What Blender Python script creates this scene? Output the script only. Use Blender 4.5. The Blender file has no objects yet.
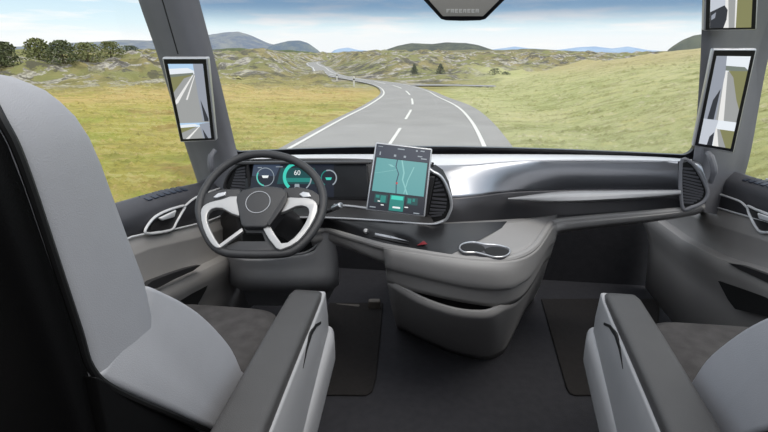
import bpy, bmesh, math, random
import numpy as np
from mathutils import Vector, Matrix, noise as mnoise
random.seed(7); RNG = np.random.default_rng(7)
C = bpy.context.scene.collection
V = Vector
# ------------------------------------------------------------------ camera and the survey helper
FPX = 500.0; PITCH = math.atan(164/500); YAW = math.radians(8.0); EYE = V((0, 0, 1.35))
fw = V((-math.sin(YAW)*math.cos(PITCH), math.cos(YAW)*math.cos(PITCH), -math.sin(PITCH)))
rt = V((math.cos(YAW), math.sin(YAW), 0)); up = rt.cross(fw)
def at(u, v, X=None, Y=None, Z=None):
    """the point of the place seen along a sight line, on the plane X, Y or Z"""
    d = fw + rt*((u-384)/FPX) - up*((v-216)/FPX)
    if X is not None: t = (X-EYE.x)/d.x
    elif Y is not None: t = (Y-EYE.y)/d.y
    else: t = (Z-EYE.z)/d.z
    return EYE + d*t
def onp(u, v, o, n):
    d = fw + rt*((u-384)/FPX) - up*((v-216)/FPX)
    return EYE + d*((o-EYE).dot(n)/d.dot(n))
def ats(l, **k): return [at(u, v, **k) for u, v in l]

cam = bpy.data.cameras.new('camera'); co = bpy.data.objects.new('camera', cam); C.objects.link(co)
cam.sensor_width = 36; cam.lens = FPX/768*36; cam.clip_start = .02; cam.clip_end = 8000
co.matrix_world = Matrix(((rt.x, up.x, -fw.x, EYE.x), (rt.y, up.y, -fw.y, EYE.y), (rt.z, up.z, -fw.z, EYE.z), (0, 0, 0, 1)))
bpy.context.scene.camera = co

# ------------------------------------------------------------------ materials
def lin(c): return tuple(((x/255)/12.92 if x/255 <= .04045 else ((x/255+.055)/1.055)**2.4) for x in c)
def mat(name, col, rough=.6, metal=0., var=.0, vscale=20., bump=0., bscale=300., emit=0., coat=0., spec=.5):
    m = bpy.data.materials.new(name); m.use_nodes = True
    nt = m.node_tree; b = nt.nodes['Principled BSDF']; c = lin(col)
    b.inputs['Base Color'].default_value = (*c, 1); b.inputs['Roughness'].default_value = rough
    b.inputs['Metallic'].default_value = metal; b.inputs['Specular IOR Level'].default_value = spec
    if coat: b.inputs['Coat Weight'].default_value = coat; b.inputs['Coat Roughness'].default_value = .15
    if emit:
        b.inputs['Emission Color'].default_value = (*c, 1); b.inputs['Emission Strength'].default_value = emit
        b.inputs['Base Color'].default_value = (.004, .004, .004, 1)
    if var or bump:
        tc = nt.nodes.new('ShaderNodeTexCoord')
    if var:
        n = nt.nodes.new('ShaderNodeTexNoise'); n.inputs['Scale'].default_value = vscale; n.inputs['Detail'].default_value = 4
        r = nt.nodes.new('ShaderNodeValToRGB'); r.color_ramp.elements[0].position = .3; r.color_ramp.elements[1].position = .7
        r.color_ramp.elements[0].color = (*[x*(1-var) for x in c], 1); r.color_ramp.elements[1].color = (*[min(1, x*(1+var)) for x in c], 1)
        nt.links.new(tc.outputs['Object'], n.inputs['Vector']); nt.links.new(n.outputs['Fac'], r.inputs['Fac']); nt.links.new(r.outputs['Color'], b.inputs['Base Color'])
    if bump:
        n2 = nt.nodes.new('ShaderNodeTexVoronoi'); n2.inputs['Scale'].default_value = bscale
        bp = nt.nodes.new('ShaderNodeBump'); bp.inputs['Strength'].default_value = bump; bp.inputs['Distance'].default_value = .002
        nt.links.new(tc.outputs['Object'], n2.inputs['Vector']); nt.links.new(n2.outputs['Distance'], bp.inputs['Height']); nt.links.new(bp.outputs['Normal'], b.inputs['Normal'])
    return m
M = dict(
    leather=mat('light grey leather', (158, 159, 164), .5, var=.02, bump=.16, bscale=560),
    black=mat('black leather', (11, 11, 12), .55, bump=.15, bscale=500, spec=.15),
    piping=mat('black piping', (10, 10, 11), .5),
    armpad=mat('charcoal leather', (68, 67, 67), .5, var=.04, bump=.2, bscale=560),
    fabric=mat('dark seat fabric', (70, 68, 68), .95, var=.18, vscale=26, bump=.3, bscale=600, spec=.2),
    shell=mat('pale grey plastic', (158, 158, 160), .45, var=.02),
    trimgrey=mat('warm grey plastic', (146, 144, 143), .5, var=.03, vscale=8),
    doorgrey=mat('grey door plastic', (152, 149, 147), .5, var=.03, vscale=8),
    dark=mat('dark soft plastic', (72, 72, 77), .55, var=.04, bump=.25, bscale=500),
    darker=mat('dark satin plastic', (46, 45, 46), .4, var=.03),
    gloss=mat('black gloss panel', (28, 28, 30), .32),
    hole=mat('black recess', (10, 10, 11), .7),
    silver=mat('silver metal', (205, 206, 208), .28, .9),
    satin=mat('satin silver plastic', (200, 201, 204), .3, .55),
    padsilver=mat('satin metallic dash skin', (178, 180, 186), .33, .92, var=.02),
    padtop=mat('silver dash top', (240, 240, 242), .3, 0, var=.01),
    recess=mat('dark metallic recess', (92, 91, 94), .45, .4),
    strip=mat('bright trim strip', (226, 227, 229), .3, .15),
    spoke=mat('wheel spoke silver', (184, 183, 182), .34, .6),
    pillar=mat('pillar plastic', (122, 122, 127), .55, var=.03, bump=.2, bscale=500),
    floor=mat('dark floor lining', (46, 46, 50), .85, var=.1, vscale=30, bump=.3, bscale=300, spec=.2),
    mat_=mat('dark floor mat', (38, 36, 36), .9, var=.12, vscale=60, bump=.4, bscale=500, spec=.2),
    frame=mat('black glass border', (22, 22, 26), .3),
    wheel=mat('wheel leather', (52, 52, 54), .42, bump=.3, bscale=600),
    blue=mat('blue black vent louvre', (36, 44, 60), .3),
    red=mat('red warning mark', (120, 30, 38), .4),
    wallm=mat('cab lining', (60, 60, 64), .8, var=.04),
)
def em(name, c, s=1.): return mat('screen ' + name, c, .3, emit=s)
S = dict(
    off=em('dark', (22, 27, 40)), bar=em('navy', (38, 46, 64)), map=em('map teal', (92, 158, 160)), map2=em('map pale', (132, 192, 190)),
    route=em('route', (40, 74, 92)), teal=em('teal', (26, 128, 120)), tealb=em('bright teal', (60, 205, 185)), tdk=em('deep teal', (14, 70, 72)),
    white=em('white', (235, 240, 240)), grey=em('grey', (150, 160, 168)), black=em('black', (8, 9, 12)), sky=em('sky', (178, 210, 240)),
    cloud=em('cloud', (232, 238, 244)), road=em('road', (158, 160, 160)), line=em('line', (232, 232, 230)), grass=em('grass', (132, 132, 92)),
    side=em('truck side', (150, 156, 168)), sided=em('truck shadow', (52, 55, 62)), hill=em('hill', (120, 128, 120)), slate=em('slate', (52, 64, 84)),
    pale=em('pale side', (196, 202, 212)), red=em('red', (190, 60, 60)))

# ------------------------------------------------------------------ mesh building
class B:
    def __init__(s): s.v = []; s.f = []; s.m = []
    def add(s, vs, fs, mi=0):
        o = len(s.v); s.v += [V(p) for p in vs]; s.f += [[i+o for i in f] for f in fs]; s.m += [mi]*len(fs); return s
    def poly(s, pts, mi=0): return s.add(pts, [list(range(len(pts)))], mi)
    def prism(s, pts, vec, mi=0):
        n = len(pts); vec = V(vec)
        return s.add(list(pts)+[V(p)+vec for p in pts], [list(range(n))[::-1], list(range(n, 2*n))]+[[i, (i+1) % n, n+(i+1) % n, n+i] for i in range(n)], mi)
    def loft(s, rings, cap=True, mi=0, closed=True):
        n = len(rings[0]); vs = [p for r in rings for p in r]; fs = []
        for j in range(len(rings)-1):
            for i in range(n if closed else n-1):
                a = j*n+i; b = j*n+(i+1) % n; fs.append([a, b, b+n, a+n])
        if cap: fs += [list(range(n))[::-1], [len(vs)-n+i for i in range(n)]]
        return s.add(vs, fs, mi)
    def tube(s, path, r, n=10, closed=False, mi=0, flat=None):
        path = [V(p) for p in path]; k = len(path); rings = []
        T = []
        for i in range(k):
            a = path[(i-1) % k] if closed or i else path[0]; b = path[(i+1) % k] if closed or i < k-1 else path[-1]
            T.append((b-a).normalized())
        nrm = T[0].orthogonal().normalized() if flat is None else flat
        for i in range(k):
            nrm = (nrm - T[i]*nrm.dot(T[i])).normalized() if flat is None else (flat - T[i]*flat.dot(T[i])).normalized()
            bn = T[i].cross(nrm); rr = r[i] if isinstance(r, (list, tuple)) else r
            rings.append([path[i]+(nrm*math.cos(t)+bn*math.sin(t))*rr for t in [2*math.pi*q/n for q in range(n)]])
        if closed: rings.append(rings[0])
        return s.loft(rings, cap=not closed, mi=mi)
    def surf(s, rows, sub=5, mi=0):
        rows = [cr(r, sub) for r in rows]; cols = list(zip(*rows)); cols = [cr(list(c), sub) for c in cols]
        rows = list(zip(*cols)); n = len(rows[0])
        return s.loft([list(r) for r in rows], cap=False, mi=mi, closed=False)
    def box(s, a, b, mi=0):
        (x0, y0, z0), (x1, y1, z1) = a, b
        return s.prism([(x0, y0, z0), (x1, y0, z0), (x1, y1, z0), (x0, y1, z0)], (0, 0, z1-z0), mi)
    def build(s, name, m, parent=None, bevel=0, seg=3, angle=35, solid=0, flip=False, smooth=True, subsurf=0):
        me = bpy.data.meshes.new(name); off = V((0, 0, 0))
        if parent is not None:
            p = parent
            while p is not None: off += p.location; p = p.parent
        else:
            off = V((sum(p.x for p in s.v)/len(s.v), sum(p.y for p in s.v)/len(s.v), min(p.z for p in s.v)))
        me.from_pydata([p-off for p in s.v], [], s.f)
        for x in (m if isinstance(m, (list, tuple)) else [m]): me.materials.append(x)
        for p, i in zip(me.polygons, s.m): p.material_index = i
        bm = bmesh.new(); bm.from_mesh(me); bmesh.ops.remove_doubles(bm, verts=bm.verts, dist=1e-6)
        if solid == 0: bmesh.ops.recalc_face_normals(bm, faces=bm.faces)
        if bevel:
            es = [e for e in bm.edges if len(e.link_faces) == 2 and e.calc_face_angle(0) > math.radians(28)]
            bmesh.ops.bevel(bm, geom=es, offset=bevel, segments=seg, profile=.5, affect='EDGES', clamp_overlap=True)
        bm.to_mesh(me); bm.free()
        if smooth:
            me.shade_smooth(); me.set_sharp_from_angle(angle=math.radians(angle))
        o = bpy.data.objects.new(name, me); C.objects.link(o)
        if parent is not None: o.parent = parent
        else: o.location = off
        if solid:
            md = o.modifiers.new('Solidify', 'SOLIDIFY'); md.thickness = abs(solid); md.offset = 1 if solid > 0 else -1
        if subsurf:
            md = o.modifiers.new('Subdivision', 'SUBSURF'); md.levels = md.render_levels = subsurf
        return o
def cr(p, sub=5, closed=False):
    p = [V(q) for q in p]; n = len(p); out = []
    if n < 3 and not closed: return [p[0].lerp(p[-1], i/sub) for i in range(sub+1)]
    for i in range(n if closed else n-1):
        if closed: a, b, c, d = p[(i-1) % n], p[i], p[(i+1) % n], p[(i+2) % n]
        else: a, b, c, d = (p[i-1] if i else p[0]*2-p[1]), p[i], p[i+1], (p[i+2] if i+2 < n else p[-1]*2-p[-2])
        for k in range(sub):
            t = k/sub; out.append(.5*((2*b)+(c-a)*t+(2*a-5*b+4*c-d)*t*t+(3*b-a-3*c+d)*t**3))
    if not closed: out.append(p[-1])
    return out
def thing(name, label, cat, loc, group=None):
    o = bpy.data.objects.new(name, None); C.objects.link(o); o.location = loc; o.empty_display_size = .1
    return tag(o, label, cat, group)
def tag(o, label=None, cat=None, group=None, kind=None):
    if label: o['label'] = label
    if cat: o['category'] = cat
    if group: o['group'] = group
    if kind: o['kind'] = kind
    return o
def struct(o, label=None, cat=None): return tag(o, label, cat, kind='structure')
def ring(c, r0, r1, ex, ey, n=40, a0=0, a1=2*math.pi):
    """flat annulus strip as vertices and faces"""
    vs = []; k = n+1
    for i in range(k):
        a = a0+(a1-a0)*i/n; d = ex*math.cos(a)+ey*math.sin(a); vs += [c+d*r0, c+d*r1]
    return vs, [[2*i, 2*i+1, 2*i+3, 2*i+2] for i in range(n)]
def sell(cx, cy, hx, hy, z, e=5., n=40):
    out = []
    for i in range(n):
        a = 2*math.pi*i/n; c, s_ = math.cos(a), math.sin(a)
        out.append(V((cx+hx*math.copysign(abs(c)**(2/e), c), cy+hy*math.copysign(abs(s_)**(2/e), s_), z)))
    return out
def interp(t, tab):
    return float(np.interp(t, [a for a, b in tab], [b for a, b in tab]))

# ================================================================== THE CAB
CX = .05
b = B().box((-1.12, -.6, -.04), (1.22, 2.95, 0)); fl = struct(b.build('floor', M['floor']), 'dark lined floor of the truck cab', 'floor')
struct(B().box((-1.14, 2.95, 0), (1.24, 2.99, .60)).build('wall_front', M['floor']), 'dark bulkhead in front of the footwells', 'wall')
struct(B().box((-1.14, -.64, 0), (1.24, -.6, 1.75)).build('wall_back', M['wallm']), 'rear wall of the cab', 'wall')
struct(B().box((-1.18, -.64, 0), (-1.14, .1, 1.75)).build('wall_left', M['wallm']), 'left side wall behind the driver door', 'wall')
struct(B().box((1.24, -.64, 0), (1.28, .1, 1.75)).build('wall_right', M['wallm']), 'right side wall behind the passenger door', 'wall')

# ---- windscreen
WS_Y = lambda x: 2.33 - .20*((x-.2)/1.0)**2 * (1.0 if x < .2 else .55)
LEAN = .30
def ws(x, z): return V((x, WS_Y(x)-(z-.93)*LEAN, z))
XS = [-.985+2.035*i/30 for i in range(31)]
WL, WR, WTOP = -.975, 1.02, 1.62
wg = B().loft([[ws(WL-.005+(WR-WL)*i/30, .90+.78*j/20) for i in range(31)] for j in range(21)], cap=False, closed=False)
def glassmat(name, tint_band):
    m = bpy.data.materials.new(name); m.use_nodes = True; nt = m.node_tree; N = nt.nodes; L = nt.links
    for n in list(N): N.remove(n)
    out = N.new('ShaderNodeOutputMaterial'); tr = N.new('ShaderNodeBsdfTransparent'); gl = N.new('ShaderNodeBsdfGlossy'); gl.inputs['Roughness'].default_value = .02
    mx = N.new('ShaderNodeMixShader'); mx.inputs[0].default_value = .035
    L.new(tr.outputs[0], mx.inputs[1]); L.new(gl.outputs[0], mx.inputs[2])
    tr.inputs['Color'].default_value = (.97, .985, .98, 1)
    last = mx
    if tint_band:
        g = N.new('ShaderNodeNewGeometry'); sp = N.new('ShaderNodeSeparateXYZ'); mr = N.new('ShaderNodeMapRange')
        mr.inputs['From Min'].default_value = 1.43; mr.inputs['From Max'].default_value = 1.53; mr.interpolation_type = 'SMOOTHSTEP'
        cm = N.new('ShaderNodeMix'); cm.data_type = 'RGBA'; cm.inputs[6].default_value = (.97, .985, .98, 1); cm.inputs[7].default_value = (.30, .40, .53, 1)
        L.new(g.outputs['Position'], sp.inputs[0]); L.new(sp.outputs['Z'], mr.inputs['Value']); L.new(mr.outputs[0], cm.inputs[0]); L.new(cm.outputs[2], tr.inputs['Color'])
        df = N.new('ShaderNodeBsdfTranslucent'); df.inputs['Color'].default_value = (.9, .9, .9, 1)   # white mixed into the glass as a veil of haze
        m2 = N.new('ShaderNodeMixShader'); m2.inputs[0].default_value = .05
        L.new(mx.outputs[0], m2.inputs[1]); L.new(df.outputs[0], m2.inputs[2]); last = m2
    L.new(last.outputs[0], out.inputs['Surface']); return m
GW = glassmat('windscreen glass', True); GS = glassmat('side glass', False)
w1 = struct(wg.build('window_1', GW), 'wide windscreen with a blue shade band along its top', 'window')
# black border of the windscreen: closed band around the glass, rounded inner corners
def border(z0, z1, x0, x1, r, n=8):
    pts = []
    for cx_, cz, a in ((x1-r, z1-r, 0), (x0+r, z1-r, 90), (x0+r, z0+r, 180), (x1-r, z0+r, 270)):
        for k in range(n+1):
            t = math.radians(a+90*k/n); pts.append((cx_+r*math.cos(t), cz+r*math.sin(t)))
    return pts
inn = border(.934, 1.62, WL+.010, WR-.022, .035); outr = border(.890, 1.68, WL-.006, WR-.004, .02)
def dense(p, k=6): return [(p[i][0]+(p[(i+1) % len(p)][0]-p[i][0])*q/k, p[i][1]+(p[(i+1) % len(p)][1]-p[i][1])*q/k) for i in range(len(p)) for q in range(k)]
inn, outr = dense(inn, 8), dense(outr, 8)
rg = [[ws(x, z)+V((0, -.006, 0)) for x, z in inn], [ws(x, z)+V((0, -.006, 0)) for x, z in outr], [ws(x, z)+V((0, .02, 0)) for x, z in outr], [ws(x, z)+V((0, .02, 0)) for x, z in inn]]
rg.append(rg[0]); B().loft(rg, cap=False).build('window_frame', M['frame'], w1, angle=50)
# header above the windscreen (front strip of the roof)
struct(B().prism([V((-1.14, 2.16, 1.68)), V((-1.14, 2.02, 1.69)), V((-1.14, 2.02, 1.73)), V((-1.14, 2.16, 1.72))], (2.38, 0, 0)).build('ceiling', M['wallm'], bevel=.01), 'front strip of the roof over the windscreen', 'ceiling')

# ---- pillars
def pillar(name, pts_in, pts_out, inx, label, bulge=1.):
    """pts_in: edge along the windscreen, pts_out: edge along the side glass, bottom to top"""
    rings = []
    for a, b_ in zip(cr(pts_in, 5), cr(pts_out, 5)):
        mid = a.lerp(b_, .45); n = V((-inx*.6, -.8, 0)).normalized()
        q = [a+V((0, .03, 0)), a, a.lerp(b_, .2)+n*.018*bulge, mid+n*.028*bulge, a.lerp(b_, .8)+n*.016*bulge, b_, b_+V((inx*.05, .02, 0)), mid-n*.09]
        rings.append(cr(q, 3, True))
    return struct(B().loft(rings).build(name, M['pillar'], angle=60), label, 'pillar')
Lin = [at(244, 186, Y=2.02), at(236, 163, Y=2.03), at(231, 145, Y=2.02), at(214, 75, Y=1.94), at(194, 0, Y=1.86), at(181, -45, Y=1.81)]
Lout = [at(214, 215, X=-1.12), at(205, 182, X=-1.12), at(190, 135, X=-1.12), at(168, 60, X=-1.12), at(148, 0, X=-1.12), at(136, -45, X=-1.12)]
pl = pillar('pillar_left', Lin, Lout, -1, 'left windscreen pillar in dark grey plastic')
Rin = [at(686, 200, Y=2.2), at(694, 172, Y=2.19), at(699, 150, Y=2.17), at(706, 60, Y=2.03), at(709, 0, Y=1.95), at(713, -45, Y=1.91)]
Rout = [at(724, 215, X=1.2), at(732, 185, X=1.2), at(741, 150, X=1.19), at(757, 60, X=1.17), at(776, 0, X=1.16), at(790, -45, X=1.16)]
pr = pillar('pillar_right', Rin, Rout, 1, 'right windscreen pillar in dark grey plastic', 2.6)
# seam of the pillar and the grab handle at its foot
B().tube(cr([at(160, -8, Y=1.79), at(178, 54, Y=1.83)], 6), .0025, 6).build('seam', M['hole'], pl)
B().tube(cr([at(214, 178, Y=2.0), at(211, 168, Y=1.96), at(211, 157, Y=1.96), at(215, 150, Y=1.98)], 5), [.010]*4+[.013]*8+[.010]*4, 10).build('grab_handle', M['pillar'], pl)
B().tube(cr([at(711, 182, Y=2.07), at(714, 170, Y=2.04), at(711, 158, Y=2.05), at(708, 153, Y=2.08)], 5), [.010]*4+[.013]*8+[.010]*4, 10).build('grab_handle', M['pillar'], pr)

# ---- doors and side glass
def door(s):
    X0 = -1.05 if s < 0 else 1.15            # face of the lower panel
    G = -1.12 if s < 0 else 1.22             # glass plane
    d = lambda y, z, k=0.: V((X0+s*k, y, z))
    # lower panel with its pocket and armrest are laid out along y (forward) and z
    ys = [-.5, .6, 1.2, 1.6, 1.9, 2.2, 2.5, 2.9]
    if s < 0:
        belt = [(-.5, .78), (1.2, .78), (1.43, .766), (1.69, .70), (1.92, .652), (2.3, .60), (2.9, .58)]
        crease = [(-.5, .72), (1.2, .72), (1.45, .712), (1.86, .612), (2.3, .54), (2.9, .52)]
        arm_t = [(-.5, .60), (1.2, .60), (1.5, .55), (1.85, .48), (2.1, .44), (2.5, .41), (2.9, .40)]
        sill = [(-.5, .89), (1.4, .875), (1.7, .845), (2.0, .80), (2.35, .79)]
    else:
        belt = [(-.5, .80), (1.7, .79), (1.95, .752), (2.3, .70), (2.9, .60)]
        crease = [(-.5, .74), (1.7, .73), (1.95, .69), (2.3, .63), (2.9, .55)]
        arm_t = [(-.5, .64), (1.6, .63), (1.85, .60), (2.05, .545), (2.4, .50), (2.9, .48)]
        sill = [(-.5, .92), (1.7, .91), (1.95, .885), (2.15, .865), (2.4, .855)]
    g = lambda y, t: interp(y, t)
    grid = []
    Yq = [(-.5+3.4*i/34) for i in range(35)]
    prof = [lambda y: (g(y, belt), 0), lambda y: (g(y, crease)+.012, -.004), lambda y: (g(y, crease), -.012), lambda y: (g(y, crease)-.01, -.012),
            lambda y: (g(y, arm_t)+.05, .002), lambda y: (g(y, arm_t)+.008, -.01), lambda y: (g(y, arm_t), -.05), lambda y: (g(y, arm_t)-.02, -.06), lambda y: (g(y, arm_t)-.06, -.055), lambda y: (g(y, arm_t)-.13, -.02), lambda y: (g(y, arm_t)-.2, 0), lambda y: (.01, .02)]
    for p in prof: grid.append([d(y, *p(y)) for y in Yq])
    name = 'door_1' if s < 0 else 'door_2'
    lab = 'driver door lining in grey plastic with chrome lever' if s < 0 else 'passenger door lining in grey plastic with chrome lever'
    dr = struct(B().loft(grid, cap=False, closed=False).build(name, M['doorgrey'], solid=-.02 if s > 0 else .02, angle=50), lab, 'door')
    # dark upper band and sill shelf
    Y2 = [(-.5+2.88*i/30) for i in range(31)]
    rows = [[V((G+s*.02, y, g(y, sill)-.02)) for y in Y2], [V((G, y, g(y, sill))) for y in Y2], [V((G-s*.03, y, g(y, sill)+.004)) for y in Y2], [d(y, g(y, sill)-.016, .012) for y in Y2], [d(y, g(y, sill)-.03, -.002) for y in Y2], [d(y, g(y, sill)-.05, -.006) for y in Y2], [d(y, g(y, belt)+.0, .002) for y in Y2]]
    B().loft(rows, cap=False, closed=False).build('upper_lining', M['dark'], dr, solid=-.01 if s > 0 else .01, angle=60)
    # belt chrome line
    B().tube([d(y, g(y, belt)+.002, -.006) for y in [.8+1.55*i/30 for i in range(31)]], .0035, 8).build('chrome_strip', M['strip'], dr)
    # handle bezel
    if s < 0:
        out = [(145, 232), (148, 225), (155, 217), (165, 211.5), (175, 208), (185, 206), (181, 214), (176, 223), (172, 229.5), (160, 232.5), (150, 233.5)]
        lever = [(157, 218), (174, 210), (172, 217), (160, 220.5)]
        wing = [(183, 208), (192, 200), (200, 195.5), (212, 191), (224, 187)]
        inner = [(149, 230), (156, 220), (173, 211), (180, 210.5), (171, 228)]
        vents = [((141, 198), (168, 190), (185, 191.5), (158, 200))]
        xx = X0+.011
    else:
        out = [(747, 207), (757, 210), (772, 215.5), (790, 222), (800, 232), (790, 236), (772, 232.5), (758, 230)]
        lever = [(760, 213), (785, 221), (784, 226), (762, 219)]
        wing = [(747, 207.5), (741, 202), (734, 199), (724, 195.5), (710, 191.5)]
        inner = [(751, 210), (785, 222), (792, 233), (759, 229)]
        xx = X0-.011
    P_ = lambda l, k=0.: [at(u, v, X=xx+s*k) for u, v in l]
    B().prism(cr(P_(inner, .008), 2, True), (s*-.006, 0, 0)).build('handle_recess', M['darker'], dr)
    bz = B().tube(cr(P_(out), 4, True), .005, 8, closed=True).build('handle_bezel', M['strip'], dr)
    B().prism(P_(lever), (-s*.012, 0, 0)).build('door_handle', M['strip'], dr, bevel=.004)
    B().tube(cr(P_(wing), 5), .0045, 8).build('chrome_strip', M['strip'], dr)
    # shelf louvres in the sill
    yv = 1.70 if s < 0 else 2.02
    for k in range(7):
        y = yv+.24*(k/6-.5)*1.0; z = g(y, sill)-.006
        B().prism([V((G-s*.022, y-.013, g(y-.013, sill)+.004)), V((G-s*.022, y+.013, g(y+.013, sill)+.004)), V((X0+s*.016, y+.02, g(y+.02, sill)-.010)), V((X0+s*.016, y-.006, g(y-.006, sill)-.010))], (0, 0, .0025)).build('sill_louvre', M['blue'], dr)
    # dark pull recess on the armrest, and the map pocket
    if s < 0:
        rec = [(140, 292), (152, 281), (170, 274), (188, 268), (201, 265), (193, 271), (175, 279), (158, 288)]
        poc = [(170, 309), (182, 300), (196, 291), (209, 282), (206, 290), (197, 306), (190, 316)]
        tri = [(196, 238), (208, 239), (206, 244)]
    else:
        rec = [(728, 263), (740, 265), (768, 275), (800, 288), (800, 296), (768, 283), (740, 270)]
        poc = [(718, 281), (730, 285), (768, 298), (790, 305), (780, 320), (735, 309), (728, 300)]
        tri = [(722, 240), (735, 243), (724, 247)]
    B().prism(P_(rec, -.056), (s*.02, 0, 0)).build('pull_recess', M['darker'], dr)
    B().prism(P_(poc, -.035), (s*.06, 0, 0)).build('map_pocket', M['hole'], dr)
    # side glass
    y0, y1 = (.1, 2.2) if s < 0 else (.1, 2.5)
    gb = B().add([V((G+s*.005, y0, .70)), V((G+s*.005, y1, .70)), V((G+s*.005, y1-.18, 1.75)), V((G+s*.005, y0, 1.75))], [[0, 1, 2, 3]])
    w = struct(gb.build('window_2' if s < 0 else 'window_3', GS, smooth=False), 'side glass of the driver door' if s < 0 else 'side glass of the passenger door', 'window')
    if s > 0: B().tube([V((G, y, g(y, sill)+.006)) for y in (1.5, 1.8, 1.95, 2.1)], .004, 8).build('sill_strip', M['strip'], dr)
    return dr
door(-1); door(1)

# ================================================================== DASHBOARD
dash = thing('dashboard', 'wide silver and dark grey dashboard with a light grey centre console below', 'dashboard', V((.05, 2.0, 0)))
def G3(l): return [at(u, v, Y=y) for u, v, y in l]
# skin: back edge at the glass, lip, face
rows = [
    G3([(236, 157.5, 2.03), (300, 155.5, 2.13), (370, 155, 2.22), (432, 155, 2.28), (450, 155, 2.29), (475, 155, 2.30), (510, 155, 2.31), (560, 155.3, 2.31), (610, 156, 2.30), (660, 158, 2.26), (692, 160.3, 2.22)]),
    G3([(236, 158.7, 2.01), (300, 157, 2.09), (370, 157.3, 2.16), (432, 159, 2.21), (450, 159, 2.21), (475, 158.5, 2.22), (510, 157, 2.24), (560, 157.2, 2.24), (610, 157.8, 2.23), (660, 159.3, 2.2), (692, 161, 2.17)]),
    G3([(236, 160, 2.0), (300, 158.5, 2.05), (370, 159.5, 2.08), (432, 166, 2.12), (450, 166, 2.12), (475, 165, 2.13), (510, 162, 2.155), (560, 160.4, 2.17), (610, 160.4, 2.17), (660, 161.2, 2.14), (692, 162, 2.12)]),
]
B().surf(rows, 5).build('top_pad', M['padtop'], dash, solid=-.004)
# panel below the lip on the passenger side
rows = [
    G3([(432, 166, 2.12), (450, 166, 2.12), (475, 165, 2.13), (510, 162, 2.155), (560, 160.4, 2.17), (610, 160.4, 2.17), (660, 161.2, 2.14), (692, 162, 2.12), (700, 165, 2.12)]),
    G3([(432, 173, 2.088), (450, 173, 2.09), (475, 172, 2.108), (510, 167, 2.14), (560, 162.5, 2.176), (610, 162.5, 2.174), (660, 163.2, 2.143), (692, 165, 2.1), (702, 169, 2.1)]),
    G3([(432, 183, 2.058), (450, 183, 2.062), (475, 182, 2.085), (510, 177, 2.135), (560, 173, 2.18), (610, 173, 2.175), (660, 174, 2.145), (692, 175, 2.11), (707, 181, 2.1)]),
    G3([(432, 198, 2.018), (455, 198, 2.022), (478, 196, 2.06), (510, 192, 2.14), (560, 190, 2.21), (610, 189, 2.205), (660, 189, 2.175), (692, 190, 2.12), (709, 190, 2.1)]),
]
B().surf(rows, 5).build('front_panel', M['padsilver'], dash, solid=-.004)
rows = [rows[-1],
    G3([(432, 206, 2.00), (456, 206, 2.01), (479, 203, 2.06), (510, 199, 2.14), (560, 197, 2.20), (610, 196, 2.19), (660, 196, 2.16), (692, 196, 2.12), (708, 195, 2.1)]),
    G3([(432, 214, 2.00), (458, 213, 2.01), (480, 210, 2.07), (510, 206, 2.14), (560, 204, 2.20), (610, 203, 2.19), (660, 202, 2.16), (692, 201, 2.12), (707, 200, 2.1)]),
    G3([(432, 228, 1.98), (460, 228, 2.02), (485, 224, 2.10), (510, 221, 2.16), (560, 217, 2.19), (610, 214, 2.18), (660, 211, 2.16), (692, 208, 2.13), (704, 206, 2.1)]),
]
B().surf(rows, 5).build('recess_panel', M['recess'], dash, solid=-.004)
# shelf ledge
rows = [
    G3([(508, 198, 2.12), (560, 191.5, 2.13), (610, 190.5, 2.13), (650, 190, 2.11), (681, 189.5, 2.1)]),
    G3([(508, 198.5, 2.08), (560, 194, 1.99), (610, 192.5, 1.98), (650, 191.5, 2.0), (681, 190.5, 2.05)]),
    G3([(508, 199.2, 2.075), (560, 199.5, 1.96), (610, 197.5, 1.95), (650, 195.5, 1.98), (681, 193.2, 2.04)]),
    G3([(508, 200, 2.09), (560, 201.8, 1.98), (610, 200, 1.97), (650, 197.5, 2.0), (681, 194.5, 2.05)]),
    G3([(508, 200, 2.13), (560, 203, 2.14), (610, 201.5, 2.14), (650, 199, 2.13), (681, 196, 2.1)])]
B().surf(rows, 4).build('shelf_ledge', M['shell'], dash)
# right end vent
def vent(outl, slat_l, slat_r, n, Y, nm, frame_r=.007, fm='dark', dirv=V((0, .03, 0))):
    vb = B().prism(cr(G3([(u, v, Y) for u, v in outl]), 1, True), (0, .14 if Y < 2 else .03, 0)).build(nm, M['hole'], dash)
    B().tube(cr(G3([(u, v, Y-.004) for u, v in outl]), 4, True), frame_r, 8, closed=True).build('vent_frame', M[fm], vb)
    for k in range(n):
        t = (k+.5)/n
        def on(l):
            q = t*(len(l)-1); i = min(int(q), len(l)-2); f = q-i
            return (l[i][0]+(l[i+1][0]-l[i][0])*f, l[i][1]+(l[i+1][1]-l[i][1])*f)
        a = at(*on(slat_l), Y=Y-.002); c = at(*on(slat_r), Y=Y-.002); h = V((0, 0, .0035)); d_ = V((0, .014, .006))
        B().prism([a-h, c-h, c+h, a+h], d_).build('slat', M['dark'], vb)
    return vb
vent([(681, 163), (690, 161.5), (699, 172), (706, 186), (707.5, 194), (703, 202), (692, 207), (682, 206)],
     [(683, 167), (683, 204)], [(692, 167), (700, 180), (704, 191), (702, 198), (692, 204)], 12, 2.06, 'right_vent', fm='pillar')
# centre vent pod with its silver outline running along the ledge
vent([(426, 173), (434, 172.5), (442, 178), (448, 190), (451.5, 204), (449, 214), (443, 221), (424, 221)],
     [(436, 178), (428, 219)], [(437, 178), (443, 186), (447, 200), (446, 210), (441, 216)], 11, 1.86, 'centre_vent', frame_r=.006, fm='satin')
B().prism([at(u, v, Y=1.852) for u, v in [(425, 176), (435, 176), (427, 217), (420, 217)]], (0, -.012, 0)).build('vent_cheek', M['darker'], dash, bevel=.004)
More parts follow.
